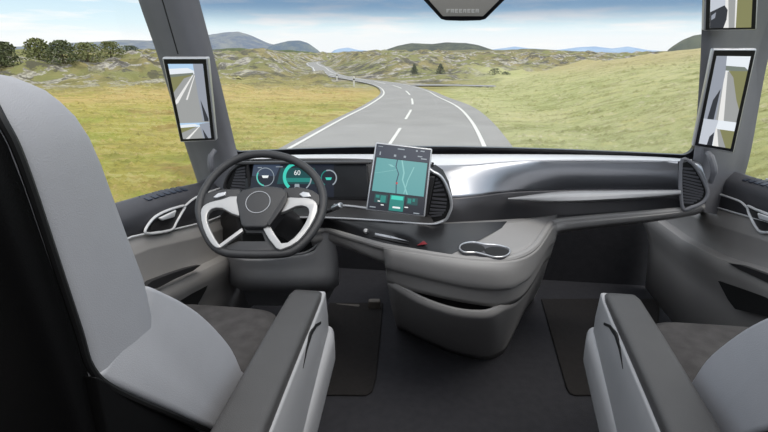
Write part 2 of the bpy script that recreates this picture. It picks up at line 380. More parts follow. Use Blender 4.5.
# left vent behind the wheel rim
vent([(226, 190), (228, 176), (237, 166), (246, 163), (248, 170), (248, 192)],
     [(237, 168), (230, 190)], [(245, 166), (246, 192)], 8, 1.93, 'left_vent', fm='darker')
# instrument cluster
ci = [(247, 163), (366, 163), (371, 200), (243, 200)]
on_ = V((0, -.96, .28)); oc = at(300, 180, Y=1.93)
O = lambda u, v, k=0.: onp(u, v, oc-on_*0, on_)+on_*k
cl = B().prism([O(u, v) for u, v in ci], -on_*.04).build('instrument_panel', M['gloss'], dash, bevel=.003)
B().prism([O(237, 161, .0), O(372, 160.5, .0), O(372, 163.5), O(238, 164)], V((0, -.035, .004))).build('cluster_hood', M['darker'], dash, bevel=.005)
sc = B()
def sp(pts, mi, k): sc.poly([O(u, v, k) for u, v in pts], mi)
ML = [S['off'], S['slate'], S['tdk'], S['teal'], S['tealb'], S['white'], S['grey'], S['black'], S['red']]
sp([(254, 164), (334, 164), (334, 197), (251, 197)], 0, .001)
sp([(254, 164), (281, 164), (276, 176), (252, 176)], 1, .0015)
sp([(251, 177), (276, 177), (272, 196), (251, 196)], 0, .0015)
sp([(281, 168), (315, 168), (318, 184), (277, 184)], 2, .0015)
sp([(285, 178), (312, 178), (311, 182), (284, 182)], 3, .002)
sp([(334, 164), (366, 164), (368, 197), (334, 197)], 7, .001)
ex = (O(310, 176)-O(300, 176))/10; ey = (O(300, 170)-O(300, 180))/10
def dial(u, v, r, w, cols, k=.0025):
    c_ = O(u, v, k); R_ = ex.length
    exn = ex.normalized()*R_; eyn = on_.cross(ex).normalized()*R_
    for (a0, a1, mi, ww) in cols:
        vs, fs = ring(c_, r-ww, r, exn, eyn, 30, math.radians(a0), math.radians(a1)); sc.add(vs, fs, mi)
dial(265.5, 177, 9.2, 1, [(0, 360, 6, .7), (150, 260, 4, 1.4)])
dial(297.5, 177, 14.6, 2, [(95, 230, 4, 3.2), (-50, 95, 6, 1.2), (0, 60, 3, 2)])
dial(329, 178, 8, 1, [(-60, 110, 6, 1.2), (110, 240, 3, 1)])
sp([(295, 184), (299.5, 184), (300.2, 193), (294.4, 193)], 6, .003)
sp([(295.5, 187), (299, 187), (299.3, 189), (295.3, 189)], 7, .0035)
sp([(262, 175.5), (269, 175.5), (268, 178), (263, 178)], 5, .003)
sp([(325.5, 177.5), (332, 177.5), (331, 180), (326.5, 180)], 4, .003)
sp([(258, 167.2), (262, 167.2), (262, 168), (258, 168)], 6, .003); sp([(276, 166.5), (283, 166.5), (283, 167.2), (276, 167.2)], 6, .003)
scr = sc.build('screen', ML, cl, smooth=False)
def text(s, name, c, ex_, ey_, h, m, parent):
    cu = bpy.data.curves.new(name, 'FONT'); cu.body = s; cu.align_x = 'CENTER'; cu.align_y = 'CENTER'; cu.size = 1; cu.extrude = .01
    t = bpy.data.objects.new(name, cu); C.objects.link(t); bpy.context.view_layer.update()
    me = bpy.data.meshes.new_from_object(t.evaluated_get(bpy.context.evaluated_depsgraph_get())); bpy.data.objects.remove(t)
    X = ex_.normalized(); Yv = (ey_-X*ey_.dot(X)).normalized(); Z = X.cross(Yv); off = V((0, 0, 0)); p = parent
    while p is not None: off += p.location; p = p.parent
    for v_ in me.vertices: v_.co = c-off+(X*v_.co.x+Yv*v_.co.y+Z*v_.co.z)*h
    me.materials.clear(); me.materials.append(m); o = bpy.data.objects.new(name, me); C.objects.link(o); o.parent = parent
    return o
text('60', 'speed_digits', O(297.5, 173, .004), ex, ey, .028, S['white'], cl)
# ledge and dark switch band under the instruments
rows = [G3([(240, 199, 1.93), (300, 199, 1.93), (335, 198, 1.93), (370, 199, 1.93), (400, 205, 1.92), (428, 212, 1.90)]),
        G3([(240, 203, 1.90), (300, 203, 1.89), (335, 203, 1.88), (370, 206, 1.87), (400, 210, 1.86), (430, 216, 1.85)]),
        G3([(240, 213, 1.84), (300, 213, 1.82), (330, 213.5, 1.81), (370, 217, 1.80), (400, 219.5, 1.80), (434, 222, 1.82)]),
        G3([(240, 217, 1.82), (300, 217, 1.80), (328, 217, 1.79), (370, 219.5, 1.785), (400, 222, 1.785), (436, 224.5, 1.81)])]
B().surf(rows, 4).build('instrument_ledge', M['darker'], dash)
B().tube(cr(G3([(300, 217.5, 1.80), (328, 217.8, 1.785), (370, 220, 1.78), (400, 222.3, 1.78), (432, 224, 1.80), (443, 221, 1.83)]), 6), .004, 8).build('trim_strip', M['satin'], dash)
B().tube(cr(G3([(334, 205, 1.86), (350, 206, 1.855), (366, 208, 1.85)]), 5), .005, 8).build('trim_strip', M['satin'], dash)
# console rim line: (u, v) with depth on the height .68 plane
RIM = [(312, 232), (326, 229), (345, 235), (365, 241), (385, 246.5), (420, 253), (455, 258.5), (485, 261), (505, 260), (522, 255), (534, 247), (543, 235), (549, 226), (556, 221.5)]
rimp = [at(u, v, Z=.68) for u, v in RIM]
rimR = [at(600, 217, Y=2.03), at(650, 213, Y=2.05), at(690, 209, Y=2.08), at(704, 205, Y=2.08)]
rim_all = rimp+rimR
B().tube(cr(rim_all, 5), .013, 10).build('console_rim', M['trimgrey'], dash)
# dark band between ledge and rim; right end paints overhang shade on the tray
topl = G3([(312, 217.5, 1.80), (328, 217.8, 1.79), (350, 218.6, 1.787), (370, 219.7, 1.785), (385, 221, 1.785), (400, 222.2, 1.785), (428, 224, 1.80)])+[at(515, 221, Z=.69)]
botl = [at(u, v, Z=.685) for u, v in [(312, 231.5), (326, 228.5), (345, 234), (365, 240), (385, 245.5), (408, 250), (428, 254), (446, 257)]]
midl = [a.lerp(c, .5)+V((0, -.01, .012 if i < 6 else .003)) for i, (a, c) in enumerate(zip(topl, botl))]
B().surf([topl, midl, botl], 4).build('switch_band_and_shade', M['gloss'], dash)
# cup holder tray
tray = [at(u, v, Z=.675) for u, v in [(425, 254), (455, 259), (485, 262), (505, 261), (522, 256), (535, 248), (544, 236), (551, 226), (556, 220)]]
trb = [at(u, v, Z=.685) for u, v in [(420, 225), (440, 225), (460, 224), (480, 223), (500, 222), (515, 221), (530, 220), (545, 218), (556, 216)]]
B().surf([trb, [a.lerp(c, .5)+V((0, 0, -.003)) for a, c in zip(trb, tray)], tray], 3).build('cup_tray', M['trimgrey'], dash, solid=-.01)
cu = B(); hz = .698
oval = cr([at(u, v, Z=hz) for u, v in [(459.5, 248), (463, 243.8), (473, 242), (484, 244), (497, 245), (508, 248), (510, 252), (505, 256.2), (495, 257), (486, 255), (476, 252.5), (464, 252)]], 5, True)
ch = B().prism(oval, (0, 0, -.012)).build('cup_holder', M['dark'], dash)
B().tube(oval, .0032, 8, closed=True).build('holder_ring', M['silver'], ch)
for (u, v) in ((472.5, 248), (497, 251.5)):  # flat black discs painting the shade inside the two wells
    c_ = at(u, v, Z=hz); r_ = .043
    B().loft([[c_+V((r_*q*math.cos(t), r_*q*math.sin(t), z)) for t in [2*math.pi*i/28 for i in range(28)]] for q, z in ((1, .0004), (.97, .0016), (.9, .002), (.2, .0022))], cap=True).build('cup_well_shade', M['hole'], ch)
# switches on the band
def on_band(u, v):
    # nearest point on the switch band
    best = None
    for i in range(len(topl)-1):
        for k in range(7):
            for t in [j/12 for j in range(13)]:
                q = topl[i].lerp(topl[i+1], k/6).lerp(botl[i].lerp(botl[i+1], k/6), t)+V((0, -.01, .012))*(1-abs(2*t-1))
                d_ = q-EYE; kx = FPX/d_.dot(fw); e = (384+d_.dot(rt)*kx-u)**2+(216-d_.dot(up)*kx-v)**2
                if best is None or e < best[0]: best = (e, q)
    return best[1]
nb = V((-.1, -.75, .65)).normalized()
def pad(pts, m, nm, h=.006, bev=.0015):
    B().prism([on_band(u, v)+nb*.004 for u, v in pts], nb*h).build(nm, m, dash, bevel=bev)
kn = on_band(365, 232)
B().loft([[kn+(V((1, 0, 0))*math.cos(t)+nb.cross(V((1, 0, 0)))*math.sin(t))*r+nb*h for t in [2*math.pi*i/20 for i in range(20)]] for r, h in ((.010, 0), (.010, .008), (.008, .012), (.007, .014), (.003, .015))]).build('control_knob', M['spoke'], dash)
for (a, c_) in (((375, 233.3), (392, 237.3)), ((393, 237.5), (410, 241.2))):
    pad([(a[0], a[1]), (c_[0], c_[1]), (c_[0]-.5, c_[1]+2.2), (a[0]-.7, a[1]+2.2)], M['satin'], 'switch_key')
    pad([(a[0]-1, a[1]+3), (c_[0]-1, c_[1]+3), (c_[0]-1.6, c_[1]+4.4), (a[0]-1.8, a[1]+4.4)], M['darker'], 'switch_key')
pad([(417, 245), (426, 245.8), (423, 240.5)], M['red'], 'hazard_switch', .005, .001)
# column stalk beside the wheel
st = thing('column_stalk', 'silver tipped control stalk sticking out between wheel and tablet', 'lever', at(318, 214, Y=1.75))
B().tube(cr([at(312, 216, Y=1.75), at(328, 211, Y=1.70), at(336, 208.5, Y=1.68)], 4), [.009, .009, .0085, .008, .008, .0075, .007, .007, .007], 10).build('stalk', M['darker'], st)
B().tube([at(333, 208.6, Y=1.675), at(341, 205.2, Y=1.65)], .011, 10).build('stalk_tip', M['silver'], st, bevel=.002)
# console body
FOOT = [(398, 325), (420, 336), (452, 350), (483, 357), (500, 351), (520, 315)]
top_rows = [rimp[4], rimp[5], rimp[6], rimp[7], rimp[8], rimp[9], rimp[10], rimp[11], rimp[12], rimp[13]]
def body_row(l): return [at(u, v, Y=y) for u, v, y in l]
r0 = [p+V((0, 0, -.004)) for p in top_rows]
def off_row(px_): return [at(u, v, Y=y) for u, v, y in px_]
Ys = [p.y for p in top_rows]
upper = [r0,
    off_row([(386, 253, Ys[0]-.005), (420, 260, Ys[1]-.008), (455, 266.5, Ys[2]-.012), (486, 270, Ys[3]-.012), (506, 270, Ys[4]-.008), (521, 266, Ys[5]), (532, 259, Ys[6]), (541, 247, Ys[7]), (547, 238, Ys[8]), (554, 232, Ys[9])]),
    off_row([(387, 264, Ys[0]+.005), (420, 272, Ys[1]+.0), (455, 280, Ys[2]-.004), (486, 284.5, Ys[3]-.003), (506, 284, Ys[4]+.0), (520, 279, Ys[5]+.01), (530, 270, Ys[6]+.01), (539, 256, Ys[7]+.01), (545, 246, Ys[8]), (552, 240, Ys[9])]),
    off_row([(387.5, 266, Ys[0]+.03), (420, 274, Ys[1]+.025), (455, 282, Ys[2]+.02), (486, 286.5, Ys[3]+.02), (506, 286, Ys[4]+.02), (520, 281, Ys[5]+.03), (529.5, 272, Ys[6]+.03), (538.5, 258, Ys[7]+.03), (544.5, 248, Ys[8]+.02), (551, 242, Ys[9]+.02)]),
    off_row([(389, 280, Ys[0]+.06), (420, 290, Ys[1]+.05), (455, 298, Ys[2]+.045), (486, 303, Ys[3]+.05), (503, 303, Ys[4]+.06), (516, 298, Ys[5]+.06), (526, 287, Ys[6]+.06), (535, 272, Ys[7]+.06), (541, 262, Ys[8]+.06), (547, 256, Ys[9]+.06)])]
B().surf(upper, 4).build('console_body', M['trimgrey'], dash, solid=-.015, angle=45)
lipv = [(389, 280.5), (420, 298), (455, 310), (486, 312), (503, 303.5), (516, 298.5), (526, 287.5), (535, 272.5), (541, 262.5), (547, 256.5)]
lo = [off_row([(u, v, Ys[i]+(.06, .03, .02, .03, .06, .06, .06, .06, .06, .06)[i]) for i, (u, v) in enumerate(lipv)]),
      off_row([(390, 284, Ys[0]+.07), (420, 301.5, Ys[1]+.035), (455, 313.5, Ys[2]+.025), (486, 316, Ys[3]+.035), (502, 309, Ys[4]+.06), (514, 304, Ys[5]+.07), (524, 293, Ys[6]+.08), (533, 278, Ys[7]+.08), (539, 268, Ys[8]+.08), (545, 262, Ys[9]+.08)]),
      off_row([(393, 305, Ys[0]+.3), (420, 318, Ys[1]+.22), (453, 331, Ys[2]+.2), (486, 336, Ys[3]+.22), (500, 332, Ys[4]+.24), (510, 324, Ys[5]+.26), (519, 310, Ys[6]+.3), (527, 296, Ys[7]+.3), (533, 288, Ys[8]+.3), (539, 282, Ys[9]+.3)]),
      [at(u, v, Z=.004) for u, v in [(398, 326), (420, 337), (452, 351), (482, 357.5), (496, 355), (503, 349), (512, 332), (520, 315), (526, 305), (532, 298)]]]
B().surf(lo, 4).build('console_pocket', M['trimgrey'], dash, solid=-.012, angle=45)
B().surf([off_row([(u, v, y+.10) for (u, v), y in zip([(387, 270), (420, 280), (455, 288), (486, 292), (508, 292)], Ys)]), off_row([(u, v, y+.12) for (u, v), y in zip([(388, 290), (420, 306), (455, 318), (486, 320), (506, 312)], Ys)])], 4).build('pocket_liner', M['darker'], dash)
# left cheek of the console facing the driver's footwell
B().surf([[rimp[4]+V((0, 0, -.02)), rimp[4]+V((-.03, .35, .0)), rimp[4]+V((-.04, .8, 0))], [at(389, 280, Y=Ys[0]+.06), at(389, 280, Y=Ys[0]+.06)+V((-.02, .35, 0)), at(389, 280, Y=Ys[0]+.06)+V((-.03, .8, 0))], [at(398, 326, Z=.004), at(398, 326, Z=.004)+V((-.01, .3, 0)), at(398, 326, Z=.004)+V((-.01, .6, 0))]], 4).build('console_cheek', M['darker'], dash)
# light grey apron under the driver's switches
ap0 = [p+V((0, .004, -.004)) for p in rimp[0:5]]
ap1 = [at(u, v, Y=p.y+(.02 if u > 380 else .01)) for (u, v), p in zip([(312, 243), (328, 241), (346, 246), (365, 254), (386, 262)], rimp)]
ap2 = [at(u, v, Y=p.y+.10) for (u, v), p in zip([(312, 246), (330, 244), (348, 249), (366, 256), (386, 264)], rimp)]
B().surf([ap0, ap1, ap2], 4).build('console_apron', M['trimgrey'], dash, solid=.012, angle=60)
# apron under the passenger side
pa0 = [rimp[12]+V((0, 0, -.004)), rimp[13]+V((0, 0, -.006))]+[p+V((0, 0, -.006)) for p in rimR]
pa1 = G3([(548, 236, pa0[0].y+.01), (560, 229, 2.06), (600, 223.5, 2.05), (650, 218, 2.07), (690, 212, 2.10), (704, 207, 2.1)])
pa2 = G3([(549, 240, 2.2), (562, 231, 2.4), (600, 226, 2.4), (650, 220, 2.4), (690, 214, 2.4), (704, 209, 2.4)])
B().surf([pa0, pa1, pa2], 4).build('passenger_apron', M['trimgrey'], dash, solid=-.01, angle=60)
B().surf([G3([(552, 217, 2.18), (610, 214, 2.18), (660, 211, 2.16), (704, 206, 2.1)]), pa0[1:2]+[rimR[0], rimR[1], rimR[3]]], 3).build('passenger_tray', M['dark'], dash)
# knee panel and column shroud below the wheel
knee = [G3([(226, 246, 2.0), (246, 258, 1.86), (305, 253, 1.84), (318, 244, 1.84), (327, 226, 1.83), (335, 238, 1.85)]),
        G3([(228, 258, 2.02), (248, 266, 1.87), (305, 264, 1.85), (318, 262, 1.85), (330, 260, 1.86), (336, 260, 1.9)]),
        G3([(230, 280, 2.06), (252, 284, 1.90), (305, 284, 1.88), (318, 283, 1.88), (330, 282, 1.9), (337, 278, 1.96)]),
        G3([(232, 284, 2.2), (254, 290, 2.1), (305, 290, 2.1), (318, 290, 2.1), (330, 288, 2.1), (338, 282, 2.14)])]
B().surf(knee, 4).build('knee_panel', M['shell'], dash, solid=-.012, angle=60)
B().prism(G3([(244, 258, 1.88), (305, 252, 1.88), (318, 243, 1.88), (326, 225, 1.88), (326, 205, 1.88), (240, 205, 1.88)]), (0, .02, 0)).build('column_opening', M['hole'], dash)
B().tube(cr(G3([(283, 255, 1.83), (305, 252.5, 1.83), (317, 244, 1.83), (325, 226, 1.82)]), 4), .004, 8).build('knee_edge', M['shell'], dash)
B().surf([G3([(236, 200, 1.96), (224, 212, 2.02), (214, 220, 2.1)]), G3([(240, 226, 1.96), (228, 236, 2.02), (216, 240, 2.1)]), G3([(246, 258, 1.9), (232, 256, 2.0), (220, 258, 2.1)])], 3).build('dash_end', M['darker'], dash, solid=-.01)
B().surf([G3([(236, 285, 2.2), (285, 290, 2.2), (338, 282, 2.2)]), G3([(250, 305, 2.3), (285, 306, 2.3), (326, 304, 2.3)])], 3).build('lower_column', M['shell'], dash)
# front closing plate between the silver lip and the instruments
B().surf([G3([(238, 160, 2.01), (300, 159, 2.05), (370, 159.5, 2.08), (432, 164, 2.12)]), G3([(238, 201, 1.98), (300, 200, 1.98), (370, 202, 1.97), (432, 222, 1.93)])], 4).build('instrument_backing', M['darker'], dash)

# ================================================================== STEERING WHEEL
wn = V((.04, -.72, .69)).normalized(); wo = at(260, 203, Y=1.52)
W = lambda u, v, k=0.: onp(u, v, wo+wn*k, wn)
sw = thing('steering_wheel', 'large dark steering wheel with silver spokes and a plain round emblem ring', 'steering wheel', wo)
rim = [(262, 154), (280, 156), (296, 161.5), (311, 172), (320, 185), (323.5, 199), (321.5, 214), (315, 228), (305, 241), (294, 250), (283, 253.5), (260, 254.5), (238, 254), (224, 252), (213, 245), (205, 232), (200, 217), (199.5, 205), (204, 191), (214, 176), (228, 164), (244, 156.5)]
B().tube(cr([W(u, v) for u, v in rim], 4, True), .0138, 14, closed=True).build('rim', M['wheel'], sw)
def wprism(pts, k0, th, nm, m, bev=.003, sm=0, par=sw):
    q = [W(u, v, k0) for u, v in pts]
    if sm: q = cr(q, sm, True)
    return B().prism(q, -wn*th).build(nm, m, par, bevel=bev, angle=50)
wprism([(240, 189), (240, 206), (222, 205), (204, 208), (200, 200), (206, 193), (222, 189)], .004, .014, 'spoke_cover', M['wheel'])
wprism([(284, 188), (284, 206), (300, 204), (317, 208), (323, 197), (312, 190), (300, 187)], .004, .014, 'spoke_cover', M['wheel'])
wprism([(237, 196), (222, 199), (210, 202), (203, 206), (200.5, 213), (203, 228), (210, 242), (216, 247.5), (221, 247), (215, 239), (208.5, 226), (206.5, 216), (211, 209), (222, 208), (239, 216)], .021, .018, 'spoke', M['spoke'], .003, 2)
wprism([(212, 245), (220, 248), (243, 231), (242, 227.5), (219, 244.5), (214, 243)], .018, .014, 'spoke', M['spoke'], .0015)
wprism([(283, 198.5), (298, 197.5), (309, 198), (316, 202), (317, 211), (310, 226), (298, 241), (284, 248.5), (276, 248), (263, 229), (270, 226), (281, 243), (294, 237.5), (305, 223), (309, 212), (306, 206.5), (296, 206), (279, 213)], .021, .018, 'spoke', M['spoke'], .003, 2)
wprism([(243, 228), (266, 227), (279, 249), (292, 251), (283, 256), (240, 257), (219, 252), (221, 247.5), (238, 241), (265, 241), (262, 233), (246, 233)], .006, .012, 'lower_spoke', M['wheel'], .003)
hub = wprism([(236.5, 194), (243, 189.5), (255, 186.8), (272, 186), (282, 187.5), (286.5, 192), (286, 199), (281, 208), (268, 225), (264, 227), (245, 227), (241, 225), (238.5, 213), (236, 200)], .030, .06, 'hub', M['wheel'], .006)
wprism([(287, 191), (287, 199), (282, 208.5), (269, 226), (267, 223), (278, 205), (284, 196)], .032, .02, 'hub_edge', M['darker'], .002)
c_ = W(258, 202, .0305); exw = (W(270, 202)-W(258, 202)).normalized(); eyw = wn.cross(exw)
B().tube([c_+(exw*math.cos(t)+eyw*math.sin(t)*.98)*.040 for t in [2*math.pi*i/40 for i in range(40)]], .0014, 6, closed=True).build('emblem_ring', M['silver'], hub)
for pts in ([(213, 197), (218, 193), (226, 191.5), (225, 195), (216, 197.8)], [(299, 194), (303, 191.5), (309, 192.5), (311, 196.5), (303, 197)]):
    wprism(pts, .012, .012, 'thumb_switch', M['satin'], .0015)
B().tube([wo-wn*.02, wo+V((0, .35, -.22))], .055, 20).build('column', M['darker'], sw)

# ================================================================== TABLET
tn = V((.06, -.94, .33)).normalized(); to = at(398, 180, Y=1.66)
T = lambda u, v, k=0.: onp(u, v, to+tn*k, tn)
tb = thing('tablet', 'upright navigation tablet with a teal map, mounted on the dashboard', 'screen', T(395, 216))
TC = [(375.5, 142), (432.5, 148.5), (425, 217), (365.5, 210)]
B().prism([T(u, v) for u, v in TC], -tn*.014).build('housing', M['satin'], tb, bevel=.005)
def TQ(s, t, k): # s right, t down
    a, b_, c2, d2 = [V((u, v, 0)) for u, v in TC]; p = a.lerp(b_, s).lerp(d2.lerp(c2, s), t); return T(p.x, p.y, k)
ts = B(); TM = [S['off'], S['map'], S['map2'], S['route'], S['teal'], S['tealb'], S['tdk'], S['grey'], S['bar'], S['white'], S['black'], S['red']]
def tr_(s0, t0, s1, t1, mi, k): ts.poly([TQ(s0, t0, k), TQ(s1, t0, k), TQ(s1, t1, k), TQ(s0, t1, k)], mi)
def tl(pts, w, mi, k):
    for (a, c2) in zip(pts, pts[1:]): ts.poly([TQ(a[0]-w, a[1], k), TQ(a[0]+w, a[1], k), TQ(c2[0]+w, c2[1], k), TQ(c2[0]-w, c2[1], k)], mi)
tr_(.025, .02, .975, .98, 0, .0008); tr_(.03, .03, .97, .21, 8, .0012)
tr_(.06, .22, .94, .71, 1, .0012)
tl([(.06, .45), (.2, .42), (.45, .36)], .01, 2, .0016); tl([(.5, .22), (.56, .4), (.55, .5), (.66, .71)], .012, 2, .0016); tl([(.72, .3), (.64, .5), (.6, .7)], .008, 2, .0016); tl([(.3, .3), (.36, .33)], .03, 2, .0016)
tl([(.42, .22), (.41, .32), (.47, .42), (.45, .55), (.47, .71)], .009, 3, .002)
tr_(.445, .545, .475, .575, 11, .0024)
tr_(.38, .735, .62, .965, 4, .0016); tr_(.40, .745, .60, .80, 5, .002); tr_(.44, .9, .57, .925, 9, .0024)
tr_(.12, .745, .34, .87, 6, .0016); tr_(.66, .745, .85, .85, 6, .0016)
for (s0, t0, s1, t1, mi) in [(.14, .76, .2, .80, 4), (.22, .76, .31, .86, 4), (.68, .76, .74, .83, 4), (.76, .755, .8, .80, 4), (.18, .84, .22, .855, 9), (.24, .89, .29, .905, 9), (.64, .885, .70, .90, 9), (.06, .935, .16, .95, 7), (.8, .955, .9, .97, 7), (.4, .055, .52, .07, 7), (.06, .05, .14, .058, 7), (.72, .05, .75, .075, 7), (.8, .05, .87, .065, 7), (.1, .13, .12, .18, 7), (.35, .15, .39, .18, 7), (.52, .15, .56, .18, 7), (.76, .13, .84, .145, 7), (.82, .16, .92, .175, 7)]:
    tr_(s0, t0, s1, t1, mi, .0022)
ts.build('screen', TM, tb, smooth=False)
B().prism([T(u, v, -.014) for u, v in [(385, 175), (420, 178), (418, 205), (383, 202)]], -tn*.10).build('mount', M['darker'], tb, bevel=.01)
B().prism([T(u, v, -.003) for u, v in [(431.5, 162), (434, 162.5), (433.5, 167), (431, 166.5)]], -tn*.008).build('side_button', M['hole'], tb, bevel=.001)

# ================================================================== MIRROR DISPLAYS
def display(corners, label, cells, mats, m='satin', bez=.06, arm=None, nm='mirror_display'):
    pn = (corners[1]-corners[0]).cross(corners[3]-corners[0]).normalized(); rd_ = corners[2]-EYE; corners = [corners[0], corners[1], EYE+rd_*((corners[0]-EYE).dot(pn)/rd_.dot(pn)), corners[3]]
    c0 = sum(corners, V((0, 0, 0)))/4; n = (corners[1]-corners[0]).cross(corners[3]-corners[0]).normalized()
    if n.dot(EYE-c0) < 0: n = -n
    t = thing(nm, label, 'screen', c0)
    def Q(s, r, k=0.): return corners[0].lerp(corners[1], s).lerp(corners[3].lerp(corners[2], s), r)+n*k
    B().prism([Q(0, 0), Q(1, 0), Q(1, 1), Q(0, 1)], -n*.022).build('housing', M[m], t, bevel=.006)
    B().poly([Q(.035, .017, .0008), Q(.965, .017, .0008), Q(.965, .983, .0008), Q(.035, .983, .0008)]).build('bezel', M['frame'], t, smooth=False)
    sb = B(); x0, x1, y0, y1 = bez*1.9, 1-bez*1.9, bez*1.15, 1-bez*.75
    for i, (pts, mi) in enumerate(cells): sb.poly([Q(x0+(x1-x0)*a, y0+(y1-y0)*b_, .0012+.00012*i) for a, b_ in pts], mi)
    sb.build('screen', mats, t, smooth=False)
    if arm: B().tube([c0-n*.02, arm], .03, 14).build('bracket', M['pillar'], t)
    return t
MM = [S['sky'], S['cloud'], S['grass'], S['road'], S['line'], S['side'], S['sided'], S['hill'], S['pale']]
def left_cells(): return [
    ([(0, 0), (1, 0), (1, .78), (0, .78)], 3), ([(0, 0), (1, 0), (1, .13), (0, .13)], 0), ([(0, .06), (.55, .05), (.75, .09), (.75, .13), (0, .13)], 1),
    ([(0, .14), (.68, .12), (.62, .15), (.4, .18), (0, .36)], 2), ([(0, .13), (.7, .11), (.68, .135), (0, .165)], 7),
    ([(.66, .14), (.69, .14), (.08, .50), (0, .52), (0, .47)], 4), ([(.72, .14), (.74, .14), (.40, .46), (.34, .46)], 4),
    ([(.72, .0), (1, 0), (1, .76), (.78, .76), (.74, .4)], 5), ([(.80, .46), (.98, .72), (.98, .76), (.84, .76)], 6),
    ([(0, .775), (1, .775), (1, 1), (0, 1)], 3), ([(0, .775), (1, .775), (1, .83), (0, .84)], 0), ([(0, .80), (.5, .79), (.7, .825), (0, .84)], 1), ([(0, .84), (.55, .83), (0, .91)], 2),
    ([(.62, .83), (.66, .83), (.22, 1), (.1, 1)], 4), ([(.66, .79), (1, .775), (1, 1), (.72, 1)], 5), ([(.74, .86), (.9, 1), (.78, 1)], 6)]
def right_cells(): return [
    ([(0, 0), (1, 0), (1, .72), (0, .72)], 3), ([(0, 0), (1, 0), (1, .16), (0, .16)], 1), ([(.3, .1), (.9, .11), (1, .14), (1, .165), (.3, .15)], 7), ([(.45, .155), (1, .15), (1, .56), (.86, .46), (.62, .22)], 2),
    ([(.34, .16), (.42, .16), (.62, .72), (.44, .72)], 4), ([(0, 0), (.30, 0), (.36, .18), (.36, .72), (0, .72)], 5), ([(.16, .48), (.32, .35), (.3, .72), (.1, .72)], 6),
    ([(0, .70), (1, .70), (1, 1), (0, 1)], 1), ([(.45, .80), (1, .80), (1, 1), (.78, 1)], 2), ([(.4, .80), (.55, .80), (.84, 1), (.6, 1)], 3), ([(.38, .79), (.46, .79), (.62, 1), (.45, 1)], 4), ([(0, .70), (.45, .70), (.42, .80), (.42, 1), (0, 1)], 8), ([(.28, .9), (.40, .84), (.42, 1), (.25, 1)], 6)]
display([at(161.5, 57.5, Y=1.80), at(207.5, 57.5, Y=1.80), at(216, 141, Y=1.88), at(180, 142.5, Y=1.88)], 'tall rear view display on the left pillar showing road behind the truck', left_cells(), MM, arm=at(200, 100, Y=1.95))
display([at(713, 48.5, Y=1.92), at(757.5, 48.5, Y=1.92), at(734, 153.5, Y=1.97), at(693, 146.5, Y=1.97)], 'tall rear view display on the right pillar beside the passenger dash', right_cells(), MM, arm=at(730, 100, Y=2.12))
def top_cells(): return [([(0, 0), (1, 0), (1, 1), (0, 1)], 4), ([(.4, 0), (.64, 0), (.62, 1), (.46, 1)], 3), ([(.6, 0), (.7, 0), (.68, 1), (.6, 1)], 4), ([(.66, 0), (1, 0), (1, 1), (.63, 1)], 2), ([(0, 0), (.35, 0), (.36, .62), (0, .72)], 8), ([(0, .72), (.34, .60), (.42, .68), (.40, .85), (.33, 1), (0, 1)], 6), ([(.03, .78), (.14, .72), (.12, .82), (.03, .86)], 5)]
display([at(705, -36, Y=1.88), at(760, -34, Y=1.88), at(757, 30, Y=1.92), at(703.5, 31, Y=1.92)], 'upper squarish kerb view display above the right rear view display', top_cells(), MM, arm=at(730, 5, Y=2.06))

# ================================================================== OVERHEAD UNIT
ov = thing('overhead_console', 'dark rimmed grey overhead unit hanging over the windscreen middle', 'console', V((.03, 1.65, 1.44)))
on2 = V((0, -.93, -.36)).normalized(); oo = at(463, 10, Y=1.65)
Ov = lambda u, v, k=0.: onp(u, v, oo+on2*k, on2)
outl = [(441, 19.5), (446, 20.8), (463, 21.3), (480, 20.8), (485.5, 19.5), (505, 0), (530, -28), (535, -70), (390, -70), (396, -28), (423, 0)]
B().prism([Ov(u, v) for u, v in outl], -on2*.07).build('housing', M['frame'], ov, bevel=.004)
B().prism([Ov(u, v, .001) for u, v in [(443, 16), (483, 16), (499, 0), (526, -30), (400, -30), (429, 0)]], on2*.003).build('face_panel', mat('overhead face', (182, 177, 170), .5), ov, bevel=.001)
lt = B(); fac = ([[(0, 0, .3, 1), (.3, 0, 1, .2), (.3, .42, .85, .6)], [(0, 0, .3, 1), (.3, 0, 1, .2), (.7, .2, 1, .5), (.3, .42, 1, .6), (.6, .6, 1, 1)], [(0, 0, .3, 1), (.3, 0, 1, .2), (.3, .4, .9, .6), (.3, .8, 1, 1)]])
for i in range(8):
    x = 446.5+i*4.15
    for (a, b_, c2, d2) in fac[[0, 1, 2, 2, 1, 2, 2, 1][i]]:
        lt.prism([Ov(x+3.2*a, 9.2+3.4*b_, .0045), Ov(x+3.2*c2, 9.2+3.4*b_, .0045), Ov(x+3.2*c2, 9.2+3.4*d2, .0045), Ov(x+3.2*a, 9.2+3.4*d2, .0045)], on2*.001)
lt.build('raised_lettering', mat('pale lettering', (226, 224, 220), .5), ov, smooth=False)
B().prism([V((-.02, 1.66, 1.56)), V((-.02, 1.72, 1.56)), V((-.02, 2.09, 1.69)), V((-.02, 2.05, 1.70))], (.12, 0, 0)).build('ceiling_mount', M['frame'], ov, bevel=.008)

